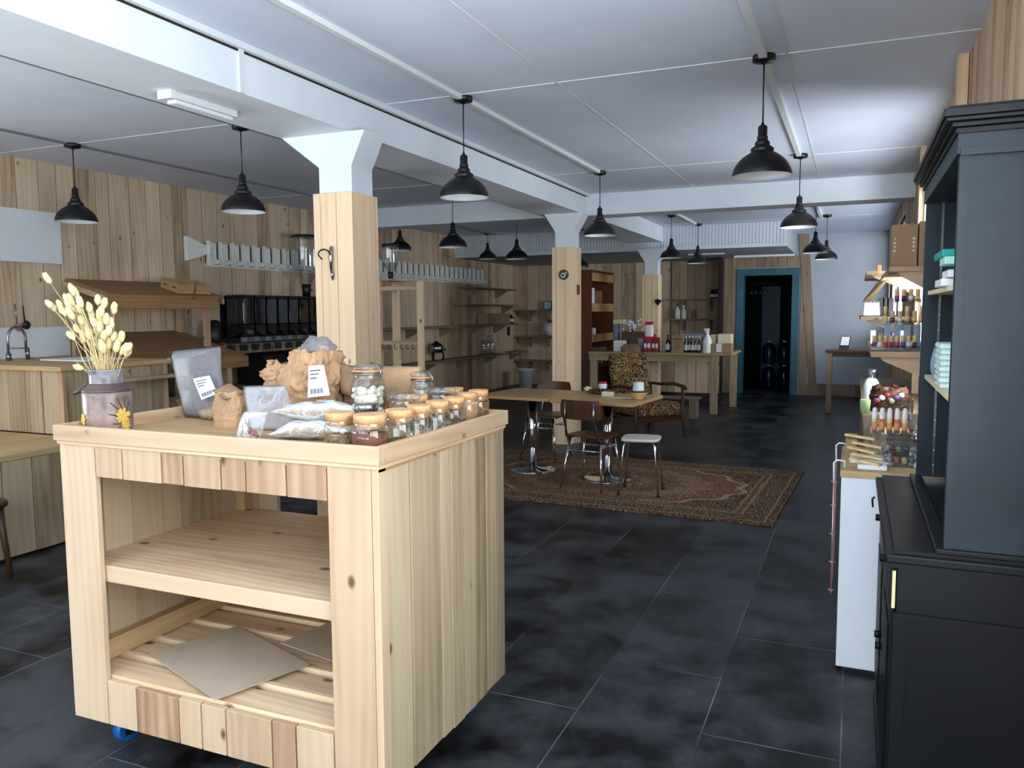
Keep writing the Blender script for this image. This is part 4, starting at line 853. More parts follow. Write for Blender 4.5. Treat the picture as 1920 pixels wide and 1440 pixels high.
wall_shelf('wall_shelf', X_, -6.2, 12.5, 14.85, 1.645, 'second short shelf from the top on the left wall', (13.1, 14.6))
wall_shelf('wall_shelf', X_, -5.45, 15.2, 15.49, 1.54, 'upper corner shelf on the rear plank wall with the small picture tile', (-6.2, -5.8), 'x')
wall_shelf('wall_shelf', X_, -5.45, 15.2, 15.49, 1.01, 'middle corner shelf on the rear plank wall behind the teapot', (-6.2, -5.8), 'x')
wall_shelf('wall_shelf', X_, -5.45, 15.2, 15.49, .51, 'lowest corner shelf on the rear plank wall above the bucket', (-6.2, -5.8), 'x')
t = thing('fondue_burner', 'black and steel pot on a three legged stand on the low shelf', 'pot', (-6.33, 11.62, .71))
b = B(); b.lathe([(.09, .13), (.115, .15), (.12, .22), (.11, .25), (.05, .27), (.045, .28)], (-6.33, 11.62, .71), 24); b.build('pot', 'steel', t)
b = B(); b.lathe([(.1, .25), (.08, .28), (.03, .3), (.03, .32), (.001, .325)], (-6.33, 11.62, .71), 20); b.build('lid', 'black_iron', t)
for k in range(3):
    a = .6+k*2*PI/3; b = B(); b.tube([(-6.33+.09*math.cos(a), 11.62+.09*math.sin(a), .87), (-6.33+.12*math.cos(a), 11.62+.12*math.sin(a), .8), (-6.33+.1*math.cos(a), 11.62+.12*math.sin(a), .71)], .014, 8); b.build('leg', 'black_iron', t)
b = B(); b.tube([(-6.33, 11.73, .9), (-6.31, 11.85, .89), (-6.3, 11.9, .87)], .012, 8); b.build('handle', 'black_iron', t)
for k, (y, lb) in enumerate(((13.45, 'tall clear carafe on the low shelf, left of three'), (13.65, 'tall clear carafe on the low shelf, middle of three'), (13.85, 'tall clear carafe on the low shelf, right of three'))):
    bottle('carafe', (-6.33, y, .71), .055, .36, 'acrylic', lb, 'clear carafes on the low shelf', 'acrylic', .3)
b = B(); b.box(-6.4, -6.22, 14.1, 14.25, .711, .72); b.build('saucer', 'bright_white', label='small white dish right of the carafes on the low shelf', cat='dish', at_=(-6.3, 14.18, .711))
def carton(name, x0, x1, y0, y1, z0, z1, m, lab, grp=None, extra=None):
    t = thing(name, lab, 'box', ((x0+x1)/2, (y0+y1)/2, z0), grp); b = B(); b.box(x0, x1, y0, y1, z0, z1, bev=.004); b.build('box_body', m, t)
    b = B(); b.box((x0+x1)/2-.012 if extra != 'y' else x0, (x0+x1)/2+.012 if extra != 'y' else x1, y0 if extra != 'y' else (y0+y1)/2-.012, y1 if extra != 'y' else (y0+y1)/2+.012, z1-.0005, z1+.0006); b.build('tape', 'cream', t); return t
carton('cardboard_box', -6.42, -6.22, 13.4, 14.45, 1.277, 1.475, 'cardboard', 'wide cardboard box on the chest height shelf of the left wall')
for k, y in enumerate((14.55, 14.68)): bottle('small_bottle', (-6.3, y, 1.276), .05, .2, 'brown_glass', ('dark bottle right of the cardboard box, nearer to it', 'dark bottle right of the cardboard box, further from it')[k], 'dark bottles by the box', lblm='paper')
t = thing('bucket', 'pale grey plastic bucket on the floor in the far left corner', 'bucket', (-5.95, 14.6, 0))
b = B(); b.lathe([(.12, 0), (.155, .34), (.165, .345), (.168, .38), (.16, .38), (.15, .34), (.115, .01), (.001, .01)], (-5.95, 14.6, 0), 30, caps=(True, False)); b.build('bucket_body', 'bucket_grey', t)
b = B(); b.tube([(-5.95+.17*math.cos(a), 14.58-.05, .36-.12*math.sin(a)) for a in [PI*i/10 for i in range(11)]], .004, 6); b.build('handle', 'steel', t)
t = thing('picture_tile', 'small square patterned tile standing on the upper corner shelf', 'tile', (-5.78, 15.4, 1.54)); b = B(); b.box(-5.88, -5.70, 15.4, 15.42, 1.541, 1.72); b.build('tile_frame', 'black_plastic', t); b = B(); b.box(-5.865, -5.715, 15.396, 15.4, 1.556, 1.705); b.build('tile_face', 'pottery_blue', t)
b = B(); b.box(-5.67, -5.62, 15.36, 15.44, 1.541, 1.6); b.box(-5.66, -5.62, 15.36, 15.43, 1.6, 1.64); b.build('red_box', 'dark_red', label='tiny red box right of the patterned tile', cat='box', at_=(-5.64, 15.4, 1.541))
t = thing('teapot', 'round pale teapot on the middle corner shelf beside the second column', 'teapot', (-5.72, 15.35, 1.01)); b = B(); b.lathe([(.07, 0), (.13, .07), (.15, .15), (.13, .23), (.06, .28)], (-5.72, 15.35, 1.01), 24); b.build('pot', 'bucket_grey', t); b = B(); b.lathe([(.06, .28), (.05, .3), (.015, .31), (.02, .33), (.001, .345)], (-5.72, 15.35, 1.01), 16); b.build('lid', 'dark_red', t)
b = B(); b.box(-6.6+.12, -6.47+.01, 14.9, 15.0, 1.03, 1.2); b.build('wall_socket', 'black_plastic', label='black socket box on the left wall by the corner', cat='socket', at_=(-6.47, 14.95, 1.03))

# second column: emblem and red plate; near column: forged hook; far column: hanging ornament
p = Vector((-2.985, 8.445, 1.91)); t = thing('round_emblem', 'round black disc with a white key like sign on the second timber column', 'sign', p)
b = B(); b.cyl(p, p+Vector((0, .014, 0)), .056, n=32); b.build('disc', 'black_plastic', t)
b = B(); b.lathe([(.017, 0), (.028, 0), (.028, .002), (.017, .002)], (0, 0, 0), 24, caps=(False, False), mx=Matrix.Translation(p+Vector((-.006, 0, -.006))) @ Matrix.Rotation(PI/2, 4, 'X'))
b.tube([p+Vector((.012, -.001, .008)), p+Vector((.03, -.001, .02)), p+Vector((.044, -.001, .012))], .004, 6); b.tube([p+Vector((.03, -.001, .02)), p+Vector((.026, -.001, .036))], .003, 6); b.build('symbol', 'bright_white', t)
b = B(); b.box(-2.868, -2.85, 8.56, 8.62, 1.69, 1.80, bev=.004); b.build('red_plate', 'dark_red', label='small dark red plate on the side of the second timber column', cat='plate', at_=(-2.86, 8.59, 1.69))
p = Vector((-2.93, 4.075, 1.70)); t = thing('forged_hook', 'forged iron scroll hook on the near timber column', 'hook', p)
b = B(); b.tube([p, p+Vector((.005, -.006, .03)), p+Vector((.0, -.008, .06))], [.004, .012, .008], 8); b.tube([p+Vector((0, -.008, .06)), p+Vector((.0, -.012, .13)), p+Vector((.0, -.01, .17)), p+Vector((.002, -.006, .205))], [.008, .013, .013, .007], 8)
b.blob(p+Vector((.0, -.008, .19)), (.011, .006, .016), 10, 6); b.build('back_plate', 'steel', t)
b = B(); pts = [p+Vector((0, -.015, .135))]+[p+Vector((-.03+.034*math.cos(a), -.02-.03*math.sin(a/2), .155+.03*math.sin(a))) for a in [i*.35 for i in range(0, 10)]]+[p+Vector((-.05, -.04, .13)), p+Vector((-.042, -.04, .128))]
b.tube(pts, .0045, 8); b.build('scroll_arm', 'black_iron', t)
p = Vector((-2.80, 12.285, 1.64)); t = thing('hanging_ornament', 'small dark dangling ornament on the furthest timber column', 'ornament', p); b = B(); b.prism([p+Vector((-.06, 0, .02)), p+Vector((0, 0, -.06)), p+Vector((.06, 0, .02)), p+Vector((0, 0, .05))], (0, .01, 0)); b.build('pendant', 'black_iron', t); b = B(); b.tube([p+Vector((0, 0, .05)), p+Vector((0, .005, .2))], .003, 5); b.build('string', 'black_iron', t)
# pegs on the bookcase side
# dark bookcase
t = thing('bookcase', 'tall reddish brown bookcase behind the second timber column', 'bookcase', (-4.15, 12.6, 0))
bx0, bx1, by0, by1, bz = -4.28, -3.78, 12.0, 13.25, 2.15
b = B(); b.box(bx0, bx1, by0, by0+.03, 0, bz, g=2); b.build('side_panel', 'red_wood', t); b = B(); b.box(bx0, bx1, by1-.03, by1, 0, bz, g=2); b.build('side_panel', 'red_wood', t)
b = B(); b.box(bx0, bx0+.015, by0+.03, by1-.03, 0, bz, g=2); b.build('back_panel', 'brown_pine', t)
b = B(); b.box(bx0, bx1, by0+.03, by1-.03, bz-.03, bz, g=1); b.build('top_panel', 'red_wood', t)
shz = [2.02, 1.56, 1.03, .72, .45]
for z, h in ((1.98, .13), (1.50, .13), (1.02, .12)): b = B(); b.box(bx1-.02, bx1, by0+.03, by1-.03, z, z+h, g=1); b.build('front_rail', 'table_oak', t)
for z in (1.58, 1.10, .80, .62, .1): b = B(); b.box(bx0+.015, bx1-.02, by0+.03, by1-.03, z-.02, z, g=1); b.build('shelf', 'red_wood', t)
b = B(); b.box(bx0-.02, bx1+.02, by0-.02, by0, 0, .24); b.build('plinth', 'black_plastic', t)
for i, (y0, w, h, z, m, lb) in enumerate(((12.1, .3, .3, 1.58, 'bright_white', 'white printed packet on the upper shelf of the brown bookcase'), (12.5, .32, .26, 1.58, 'brown_pine', 'brown box beside the white packet in the brown bookcase'), (12.1, .16, .3, 1.1, 'black_plastic', 'black packet on the middle shelf of the brown bookcase'), (12.35, .12, .14, 1.1, 'bright_white', 'small white pot beside the black packet'))):
    b = B(); b.box(-4.05, -3.85, y0, y0+w, z+.001, z+h, bev=.012); b.build('packet', m, label=lb, cat='packet', at_=(-3.95, y0+w/2, z))
for r_, z in enumerate((.80, .62)):
    for k in range(5):
        y = 12.12+.2*k; bottle('spice_jar', (-3.86, y, z+.001), .05, .14, 'clear_glass', '%s clear jar with dark cap on the %s shelf of the bookcase' % (('nearest', 'second', 'third', 'fourth', 'furthest')[k], ('upper', 'lower')[r_]), 'jars in the bookcase', 'black_plastic', .9, 'jar')
for k, (y, z) in enumerate(((12.0, 1.75), (12.0, 1.6), (12.0, 1.38), (12.0, 1.15))):
    b = B(); b.tube([(-4.15, y-.002, z), (-4.15+.03, y-.05, z)], .012, 6); b.build('peg', 'bright_white', t)

# ------------------------------------------------------------------ rear table and what stands on it
TX0, TX1, TY0, TY1, TT = -3.74, -1.74, 11.72, 12.27, .885
t = thing('rear_table', 'long plank counter table crowded with goods before the rear wall', 'table', (-2.7, 12.2, 0))
b = B(); b.box(TX0, TX1, TY0, TY1+.02, TT-.03, TT, g=0); b.build('table_top', 'plywood', t)
b = B(); b.box(TX1-.02, TX1+.13, TY0+.1, 12.85, TT-.03, TT, g=1); b.build('end_board', 'plywood', t)
b = B(); b.box(TX0, TX1-.1, TY0+.03, TY0+.06, TT-.13, TT-.03, g=0); b.build('apron', 'pine_side', t)
for x, y in ((-1.9, TY0+.02), (-1.76, 12.75), (-3.72, TY0+.02)): b = B(); b.box(x, x+.1, y, y+.08, 0, TT-.03, g=2); b.build('leg', 'pine_side', t)
t = thing('plank_screen', 'plank screen standing below and behind the rear table', 'screen', (-2.7, 12.9, 0)); b = B(); planks_x(b, 12.98, -3.74, -1.95, .18, .84, seed=41, wmin=.13, wmax=.22); b.build('boards', 'grey_planks', t)
b = B(); b.box(-3.74, -1.95, 12.985, 13.02, 0, .84); b.build('back_frame', 'black_plastic', t)
t = thing('low_stool_bench', 'low dark bench under the right end of the rear table', 'bench', (-2.0, 11.4, 0)); b = B(); b.box(-2.75, -1.95, 11.1, 11.38, .27, .29, g=0); b.build('seat_board', 'old_board', t)
for x in (-2.72, -2.08): b = B(); b.box(x, x+.09, 11.12, 11.36, .0, .27, g=2); b.build('leg', 'old_board', t)
def onT(px, Y=12.0): p = at(px, 655, Y=Y); return p.x
U = 1/124.   # metres per photo pixel at the table's distance
def tb(name, px0, px1, h, m, lab, cat, Y=12.0, d=.14, grp=None, bev=.008, z=TT+.001):
    b = B(); x0, x1 = onT(px0, Y), onT(px1, Y); b.box(x0, x1, Y, Y+d, z, z+h, bev=bev); return b.build(name, m, label=lab, cat=cat, group=grp, at_=((x0+x1)/2, Y+d/2, z))
tb('white_box', 1150, 1171, .17, 'bright_white', 'plain white box at the left end of the rear table', 'box', 11.85)
tb('tin_canister', 1150, 1158, .42, 'grey_blue', 'tall grey blue canister behind the plain white box', 'canister', 12.08)
b = B(); b.box(onT(1150, 12.08), onT(1170, 12.08), 12.06, 12.2, TT+.422, TT+.49, bev=.005); b.build('cream_box', 'cream', label='cream box balanced on the grey blue canister', cat='box', at_=(onT(1160, 12.08), 12.1, TT+.422))
tb('dark_crate', 1166, 1206, .3, 'walnut', 'dark brown crate holding white flowers on the rear table', 'crate', 12.06, .18)
t = thing('white_flowers', 'bunch of white flowers rising from the dark brown crate', 'flowers', (onT(1185, 12.1), 12.12, TT+.301))
rr = random.Random(9); b = B(); c = Vector((onT(1185, 12.1), 12.12, TT+.40))
for k in range(46): d = Vector((rr.gauss(0, .065), rr.gauss(0, .035), rr.gauss(0, .045))); b.blob(c+d, (.02, .015, .016), 7, 5, seed=k, amp=.4)
b.build('blossoms', 'flower_white', t); b = B()
for k in range(14): b.tube([c+Vector((rr.uniform(-.05, .05), 0, -.098)), c+Vector((rr.gauss(0, .06), rr.gauss(0, .02), 0))], .003, 4)
b.build('stems', 'leaf_dark', t)
b = B(); x = onT(1183, 11.83); crumple(b, (x, 11.83, TT+.001), .15, .06, .12, seed=31, amp=.2, neck=.6); b.build('kraft_sack', 'kraft_dark', label='squat tan paper sack in front of the flowers', cat='bag', at_=(x, 11.83, TT+.001))
tb('blue_packet', 1196, 1211, .2, 'label_blue', 'pale blue packet between flowers and red bags', 'packet', 11.98, .05)
def red_bag(px, Y, z, h, w, lab, top='red', body='dark_red', hearts=True):
    x = onT(px, Y); t = thing('red_gift_bag', lab, 'bag', (x, Y, z), 'red and white gift bags'); b = B(); crumple(b, (x, Y, z), w/2, .04, h*.8, seed=px, amp=.06, neck=.95, n=24, m=10); b.build('bag_body', body, t)
    b = B(); crumple(b, (x, Y, z+h*.8), w/2*.97, .03, h*.2, seed=px+1, amp=.2, neck=1.05, n=24, m=6); b.build('bag_top', top, t)
    if hearts:
        for q in (-1, 1):
            b = B(); b.blob((x+q*w*.2, Y-.044, z+h*.42), (w*.17, .008, h*.18), 10, 6); b.build('pale_patch', 'bright_white', t)
red_bag(1214, 11.85, TT+.001, .23, .13, 'front red bag with two pale patches, left of the pair on the rear table'); red_bag(1229, 11.92, TT+.001, .22, .13, 'dark red bag right of the pale patched pair, by the column')
red_bag(1217, 11.86, TT+.235, .22, .12, 'white bag with red top stacked above the red bags', 'red', 'bright_white', False); red_bag(1223, 12.1, TT+.001, .26, .12, 'red bag hidden behind the front red bags', hearts=False)
bottle('green_bottle', (onT(1252, 11.9), 11.9, TT+.001), .034, .26, 'green_glass', 'dark green bottle beside the printed kraft box', lblm='paper', capm='black_plastic')
t = thing('kraft_box', 'kraft box with printed emblem and text on the rear table', 'box', (onT(1270, 11.85), 11.85, TT)); x0, x1 = onT(1259, 11.82), onT(1281, 11.82); b = B(); b.box(x0, x1, 11.82, 11.98, TT+.001, TT+.25, bev=.004); b.build('box_body', 'cardboard', t)
b = B(); w = x1-x0
for sgn in (-1, 1):
    for k in range(3): b.blob(((x0+x1)/2+sgn*(.02+.02*k), 11.818, TT+.205-.004*k), (.011, .001, .009), 8, 4)
b.blob(((x0+x1)/2, 11.818, TT+.195), (.008, .001, .016), 8, 4)
for k in range(5): b.box(x0+w*.25+.004*k, x1-w*.25-.004*k, 11.8185, 11.82, TT+.14-.022*k, TT+.146-.022*k)
b.build('print', 'ink', t)
tb('carton_wall', 1300, 1312, .25, 'cardboard', 'brown cardboard carton behind the amber bottles', 'box', 12.0, .14)
for k in range(5): bottle('amber_bottle', (onT(1286+6.2*k, 11.86+.05*(k % 2)), 11.86+.05*(k % 2), TT+.001), .022, .24, 'brown_glass', ('first', 'second', 'third', 'fourth', 'last')[k]+' amber bottle with pale label counted from the printed kraft box', 'amber bottles on the rear table', lblm='paper', capm='bright_white', neck=.5)
def spray(p, s, lab, m='bright_white'):
    p = Vector(p); t = thing('spray_bottle', lab, 'bottle', p); b = B(); b.lathe([(.045*s, 0), (.048*s, .01*s), (.048*s, .12*s), (.04*s, .155*s), (.016*s, .2*s), (.014*s, .22*s)], p, 20); b.build('bottle_body', m, t)
    b = B(); b.prism([p+Vector((-.018, -.008, .22))*s, p+Vector((.018, -.008, .22))*s, p+Vector((.022, -.008, .265))*s, p+Vector((-.035, -.008, .262))*s, p+Vector((-.035, -.008, .245))*s, p+Vector((-.014, -.008, .24))*s], (0, .016*s, 0)); b.tube([p+Vector((-.022*s, 0, .245*s)), p+Vector((-.03*s, 0, .21*s))], .004*s, 6); b.build('trigger_head', m, t)
spray((onT(1326, 11.84), 11.84, TT+.001), 1.35, 'large white spray bottle standing on the rear table')
sbox = carton('cardboard_box', onT(1334, 11.8), onT(1371, 11.8), 11.8, 11.98, TT+.001, TT+.14, 'cardboard', 'brown carton with a white sticker at the right end of the rear table')
b = B(); b.box(onT(1343, 11.8), onT(1353, 11.8), 11.797, 11.8, TT+.02, TT+.14); b.build('white_sticker', 'bright_white', sbox)
tb('white_carton', 1345, 1371, .27, 'cream', 'pale carton standing behind the brown carton', 'box', 12.02, .2); tb('pale_carton', 1331, 1342, .26, 'cream', 'pale carton right behind the large spray bottle', 'box', 12.05, .15)
tb('flat_tray', 1276, 1318, .27, 'grey_blue', 'wide grey tray standing behind the amber bottles', 'tray', 12.2, .03)
# shelves on the rear plank wall
def wp(px, py, Y=15.3): return at(px, py, Y=Y)
t = thing('plank_partition', 'plank clad partition with two shelves left of the blue door', 'partition', (-2.75, 15.3, 0))
b = B(); planks_x(b, 15.46, -3.25, -2.27, 0, LOWC, seed=51, wmin=.13, wmax=.22); b.build('boards', 'grey_planks', t)
wall_shelf('wall_shelf', -3.25, -2.27, 15.2, 15.43, 1.725, 'upper shelf between far column and blue door carrying two brown jars', (-3.0, -2.5), 'x'); wall_shelf('wall_shelf', -3.25, -2.27, 15.2, 15.43, 1.35, 'lower shelf between far column and blue door carrying white bottles', (-3.0, -2.5), 'x')
for k, px in enumerate((1336, 1346)): bottle('brown_jar', (wp(px, 560).x, 15.3, 1.726), .05, .17, 'brown_glass', ('left brown glass jar on the upper shelf by the blue door', 'right brown glass jar on the upper shelf by the blue door')[k], 'brown jars', 'black_plastic', .8, 'jar', 'paper')
bottle('white_bottle', (wp(1270, 598).x, 15.3, 1.351), .055, .27, 'bright_white', 'white bottle with black cap on the lower rear shelf', capm='black_plastic'); spray((wp(1282, 598).x, 15.3, 1.351), 1.0, 'small white spray bottle on the lower rear shelf')
b = B(); b.box(wp(1296, 598).x, wp(1304, 598).x, 15.27, 15.36, 1.351, 1.52); b.build('brown_carton', 'kraft_dark', label='narrow brown carton right of the small spray bottle', cat='box', at_=(wp(1300, 598).x, 15.3, 1.351))
bottle('amber_vial', (wp(1281, 647).x, 15.42, 1.0), .02, .1, 'brown_glass', 'tiny vial low on the wall under the rear shelves'); 
b = B(); b.box(wp(1276, 650).x, wp(1290, 650).x, 15.37, 15.43, .985, .999); b.build('tiny_ledge', 'old_board', label='tiny ledge holding the vial on the plank partition', cat='ledge', at_=(wp(1283, 650).x, 15.4, .985))

# ------------------------------------------------------------------ armchair
t = thing('armchair', 'wooden armchair upholstered in brown scroll fabric by the rear table', 'armchair', (-2.3, 9.45, 0))
def cush(b, x0, x1, y0, y1, z0, z1, mxx, bev=.05): b.box(x0, x1, y0, y1, z0, z1, mx=mxx, bev=bev)
mx = T((-2.30, 9.42, 0), .85)
b = B(); cush(b, -.29, .29, -.36, .28, .27, .43, mx); b.build('seat_cushion', 'scroll_fabric', t)
b = B(); cush(b, -.27, .27, -.05, .07, .0, .62, mx @ Matrix.Translation((0, .24, .38)) @ Matrix.Rotation(-.22, 4, 'X')); b.build('back_cushion', 'scroll_fabric', t)
for s_ in (-1, 1):
    b = B(); b.tube([(s_*.34, .36, .60), (s_*.35, .15, .60), (s_*.36, -.1, .625), (s_*.35, -.32, .60), (s_*.34, -.36, .575)], [.016, .02, .022, .022, .014], 10, mx=mx); b.build('armrest', 'walnut', t)
    b = B(); b.tube([(s_*.34, -.3, .6), (s_*.33, -.31, .25), (s_*.345, -.34, 0)], [.02, .018, .012], 8, mx=mx); b.build('leg', 'walnut', t)
    b = B(); b.tube([(s_*.33, .34, .6), (s_*.32, .3, .3), (s_*.34, .4, 0)], [.02, .018, .012], 8, mx=mx); b.build('leg', 'walnut', t)
    b = B(); b.tube([(s_*.33, -.3, .24), (s_*.33, .32, .26)], .016, 8, mx=mx); b.build('side_rail', 'walnut', t)
b = B(); b.box(-.32, .32, -.3, -.26, .2, .27, mx=mx); b.box(-.32, .32, .26, .3, .2, .27, mx=mx); b.build('seat_frame', 'walnut', t)
# ------------------------------------------------------------------ rug, cafe tables, chairs, stool
RC = Vector((-1.98, 6.80, 0)); b = B()
b.box(-1.55, 1.55, -1.03, 1.03, .001, .011, mx=T(RC, -.045)); o = b.build('rug', 'rug_pattern', label='oriental rug with medallion and dark floral borders under the cafe tables', cat='rug', at_=RC)
o.rotation_euler = (0, 0, 0)
o.data.transform(Matrix.Rotation(.045, 4, 'Z')); o.rotation_euler = (0, 0, -.045)
def cafe_table(c, rz, lab, w=.76, d=.78):
    c = Vector(c); t = thing('cafe_table', lab, 'table', c+Vector((0, 0, .012)), 'chrome pedestal cafe tables'); mx = T(c, rz)
    b = B(); b.box(-w/2, w/2, -d/2, d/2, .715, .742, g=0, mx=mx, bev=.003); b.build('table_top', 'table_oak', t)
    b = B(); b.cyl(c+Vector((0, 0, .03)), c+Vector((0, 0, .715)), .042, n=32); b.build('pedestal', 'chrome', t)
    b = B(); b.lathe([(.22, .012), (.222, .018), (.2, .028), (.06, .034), (.045, .045)], c, 48); b.build('base_disc', 'chrome', t)
    b = B(); b.cyl(c+Vector((0, 0, .70)), c+Vector((0, 0, .714)), .15, n=24); b.build('mount_plate', 'black_iron', t)
cafe_table((-2.76, 6.93, 0), -.13, 'empty oak topped cafe table on a chrome pedestal, left of the two')
cafe_table((-1.985, 6.78, 0), -.1, 'oak topped cafe table with bowl and papers, right of the two')
def chair(c, rz, lab):
    c = Vector(c); t = thing('plywood_chair', lab, 'chair', c, 'walnut chairs with chrome legs'); mx = T(c, rz)     # front = +y
    b = B(); pts = []; n = 20
    top, bot = [], []
    for (zz, arr) in ((.452, top), (.438, bot)):
        for i in range(n):
            a = 2*PI*i/n; ca, sa = math.cos(a), math.sin(a); q = 1/((abs(ca)**4+abs(sa)**4)**.25); arr.append(b.bm.verts.new((ca*q*.19, sa*q*.19+.02, zz-.012*abs(ca)**2*0+(.008 if sa < -.6 else 0)))) 
    b.skin([bot, top], smooth=False); b._fin(bot+top, mx); b.build('seat', 'walnut', t)
    b = B(); rings = []
    for j in range(5):
        z = .60+.165*j/4; hw = (.175, .188, .19, .185, .165)[j]; row = []
        for side in (0, 1):
            for i in (range(11) if side == 0 else range(10, -1, -1)):
                u = -1+i/5; y = -.235+.045*u*u*(1)-.03*(j/4)+(.011 if side else 0); row.append(b.bm.verts.new((u*hw, y, z)))
        rings.append(row)
    b.skin(rings, smooth=False); b._fin([v for r in rings for v in r], mx); b.build('backrest', 'walnut', t)
    for s_ in (-1, 1):
        b = B(); b.tube([(s_*.13, -.235, .74), (s_*.13, -.232, .62), (s_*.14, -.19, .46), (s_*.145, -.15, .432), (s_*.15, .1, .428)], .009, 10, mx=mx); b.build('back_tube', 'metal_leg', t)
        b = B(); b.tube([(s_*.14, -.12, .43), (s_*.19, -.2, 0)], .0105, 10, mx=mx); b.build('leg', 'chrome', t)
        b = B(); b.tube([(s_*.14, .15, .43), (s_*.19, .22, 0)], .0105, 10, mx=mx); b.build('leg', 'chrome', t)
    b = B(); b.tube([(-.152, -.14, .33), (.152, -.14, .33)], .007, 8, mx=mx); b.tube([(-.152, .165, .33), (.152, .165, .33)], .007, 8, mx=mx); b.tube([(-.152, -.14, .36), (-.152, .165, .36)], .006, 8, mx=mx); b.tube([(.152, -.14, .36), (.152, .165, .36)], .006, 8, mx=mx); b.build('stretchers', 'chrome', t)
chair((-2.02, 6.42, .012), -.15, 'dark walnut chair seen from behind, in front of the right cafe table')
chair((-2.86, 7.56, .012), PI-.05, 'walnut chair facing the camera behind the left cafe table')
c = Vector((-1.58, 6.38, .012)); t = thing('stool', 'small four legged stool with a pale square seat on the rug', 'stool', c)
mx = T(c, .1); b = B(); rings = []
for zz, k in ((.435, .93), (.44, 1), (.455, 1), (.46, .96)): rings.append([b.bm.verts.new((math.cos(2*PI*i/28)*.155*k/((abs(math.cos(2*PI*i/28))**5+abs(math.sin(2*PI*i/28))**5)**.2), math.sin(2*PI*i/28)*.15*k/((abs(math.cos(2*PI*i/28))**5+abs(math.sin(2*PI*i/28))**5)**.2), zz)) for i in range(28)])
b.skin(rings); b._fin([v for r in rings for v in r], mx); b.build('seat', 'stool_top', t)
for sx in (-1, 1):
    for sy in (-1, 1):
        b = B(); b.tube([(sx*.07, sy*.07, .432), (sx*.11, sy*.105, .428), (sx*.125, sy*.12, .40), (sx*.16, sy*.155, .012)], .0095, 10, mx=mx); l_ = b.build('leg', 'chrome', t)
        b = B(); b.cyl((sx*.16, sy*.155, .0), (sx*.16, sy*.155, .02), .012, n=10, mx=mx); b.build('rubber_foot', 'black_plastic', l_)
# on the right cafe table
tt = .7435
def tp(px, py): return at(px, py, Z=tt)
p = tp(1197, 749); t = thing('yellow_bowl', 'cream and yellow bowl near the edge of the right cafe table', 'bowl', p); b = B(); b.lathe([(.035, 0), (.04, .012), (.07, .05), (.085, .062), (.082, .064), (.06, .045), (.001, .02)], p, 28, caps=(True, False)); b.build('bowl', 'ceramic_cream', t)
t2 = thing('dark_plate', 'dark plate resting on the yellow bowl', 'plate', p+Vector((0, 0, .066))); b = B(); b.lathe([(.03, .066), (.095, .07), (.1, .076), (.09, .075), (.001, .072)], p, 28, caps=(True, False)); b.build('plate', 'walnut', t2)
t = thing('glass_tumbler', 'upturned frosted glass on the dark plate', 'glass', p+Vector((0, 0, .078))); b = B(); b.lathe([(.05, .078), (.045, .145), (.04, .15), (.001, .152)], p, 24, caps=(False, False)); b.build('glass', 'bucket_grey', t)
q = tp(1155, 746); b = B(); b.prism([q+Vector((-.14, .03, 0)), q+Vector((.0, -.07, 0)), q+Vector((.15, -.02, 0)), q+Vector((.02, .06, 0))], (0, 0, .004)); b.build('paper_napkins', 'cream', label='cream papers lying flat on the right cafe table', cat='paper', at_=q)
q = tp(1140, 744)+Vector((0, 0, .006)); b = B(); b.box(-.055, .055, -.02, .02, 0, .04, mx=T(q, -.1), bev=.003); b.build('cream_block', 'cream', label='small cream block on the flat papers', cat='box', at_=q)
q = tp(1130, 737); q.z = tt; t = thing('potpourri_tray', 'dark dish with dried petals and a small jar on the cafe table', 'dish', q); b = B(); b.lathe([(.1, .0), (.15, .02), (.145, .024), (.001, .012)], q, 28, caps=(True, False)); b.build('dish', 'walnut', t)
b = B(); rr = random.Random(3)
for k in range(40): a = rr.uniform(0, 2*PI); d = rr.uniform(0, .13); b.blob(q+Vector((d*math.cos(a), d*math.sin(a), .028)), (.016, .012, .012), 6, 4, seed=k, amp=.6)
o = b.build('petals', 'walnut', t); o['kind'] = 'stuff'
b = B()
for k in range(9): b.blob(q+Vector((-.15+rr.uniform(-.03, .03), rr.uniform(-.03, .03), .02+rr.uniform(0, .04))), (.016, .012, .014), 6, 4, seed=k, amp=.6)
b.build('pale_petals', 'cream', t)
t = thing('red_lid_jar', 'small jar with red lid on the dark petal dish', 'jar', q+Vector((.02, 0, .035))); b = B(); b.lathe([(.035, .042), (.04, .05), (.04, .085), (.034, .09)], q+Vector((.0, 0, 0)), 18); b.build('jar_body', 'bucket_grey', t); b = B(); b.lathe([(.036, .09), (.036, .105), (.001, .107)], q, 18); b.build('lid', 'red', t)
# ------------------------------------------------------------------ dark hutch against the right wall
HX, HY0, HY1 = .228, 2.28, 3.32; WRh = WR-.026
t = thing('hutch', 'large dark painted hutch cabinet with heavy cornice against the right wall', 'cabinet', (.32, 2.8, 0))
b = B(); b.box(HX, WRh, HY0, HY0+.03, .885, 1.97, g=2); b.build('upper_side_panel', 'hutch_paint', t)
b = B(); b.box(HX, WRh, HY1-.05, HY1-.02, .885, 1.97, g=2); b.build('upper_side_panel', 'hutch_paint', t)
b = B(); b.box(HX, HX+.02, HY0-.004, HY0, .885, 1.88); b.box(HX, WRh, HY0-.012, HY0, 1.875, 1.892); b.build('side_moulding', 'hutch_paint', t)
b = B(); b.box(WR-.035, WRh, HY0+.03, HY1-.05, .885, 1.97); b.build('upper_back_panel', 'hutch_black', t)
b = B(); b.box(HX-.006, WRh, HY0-.006, HY1-.014, 1.88, 1.93); b.build('frieze', 'hutch_paint', t)
b = B()
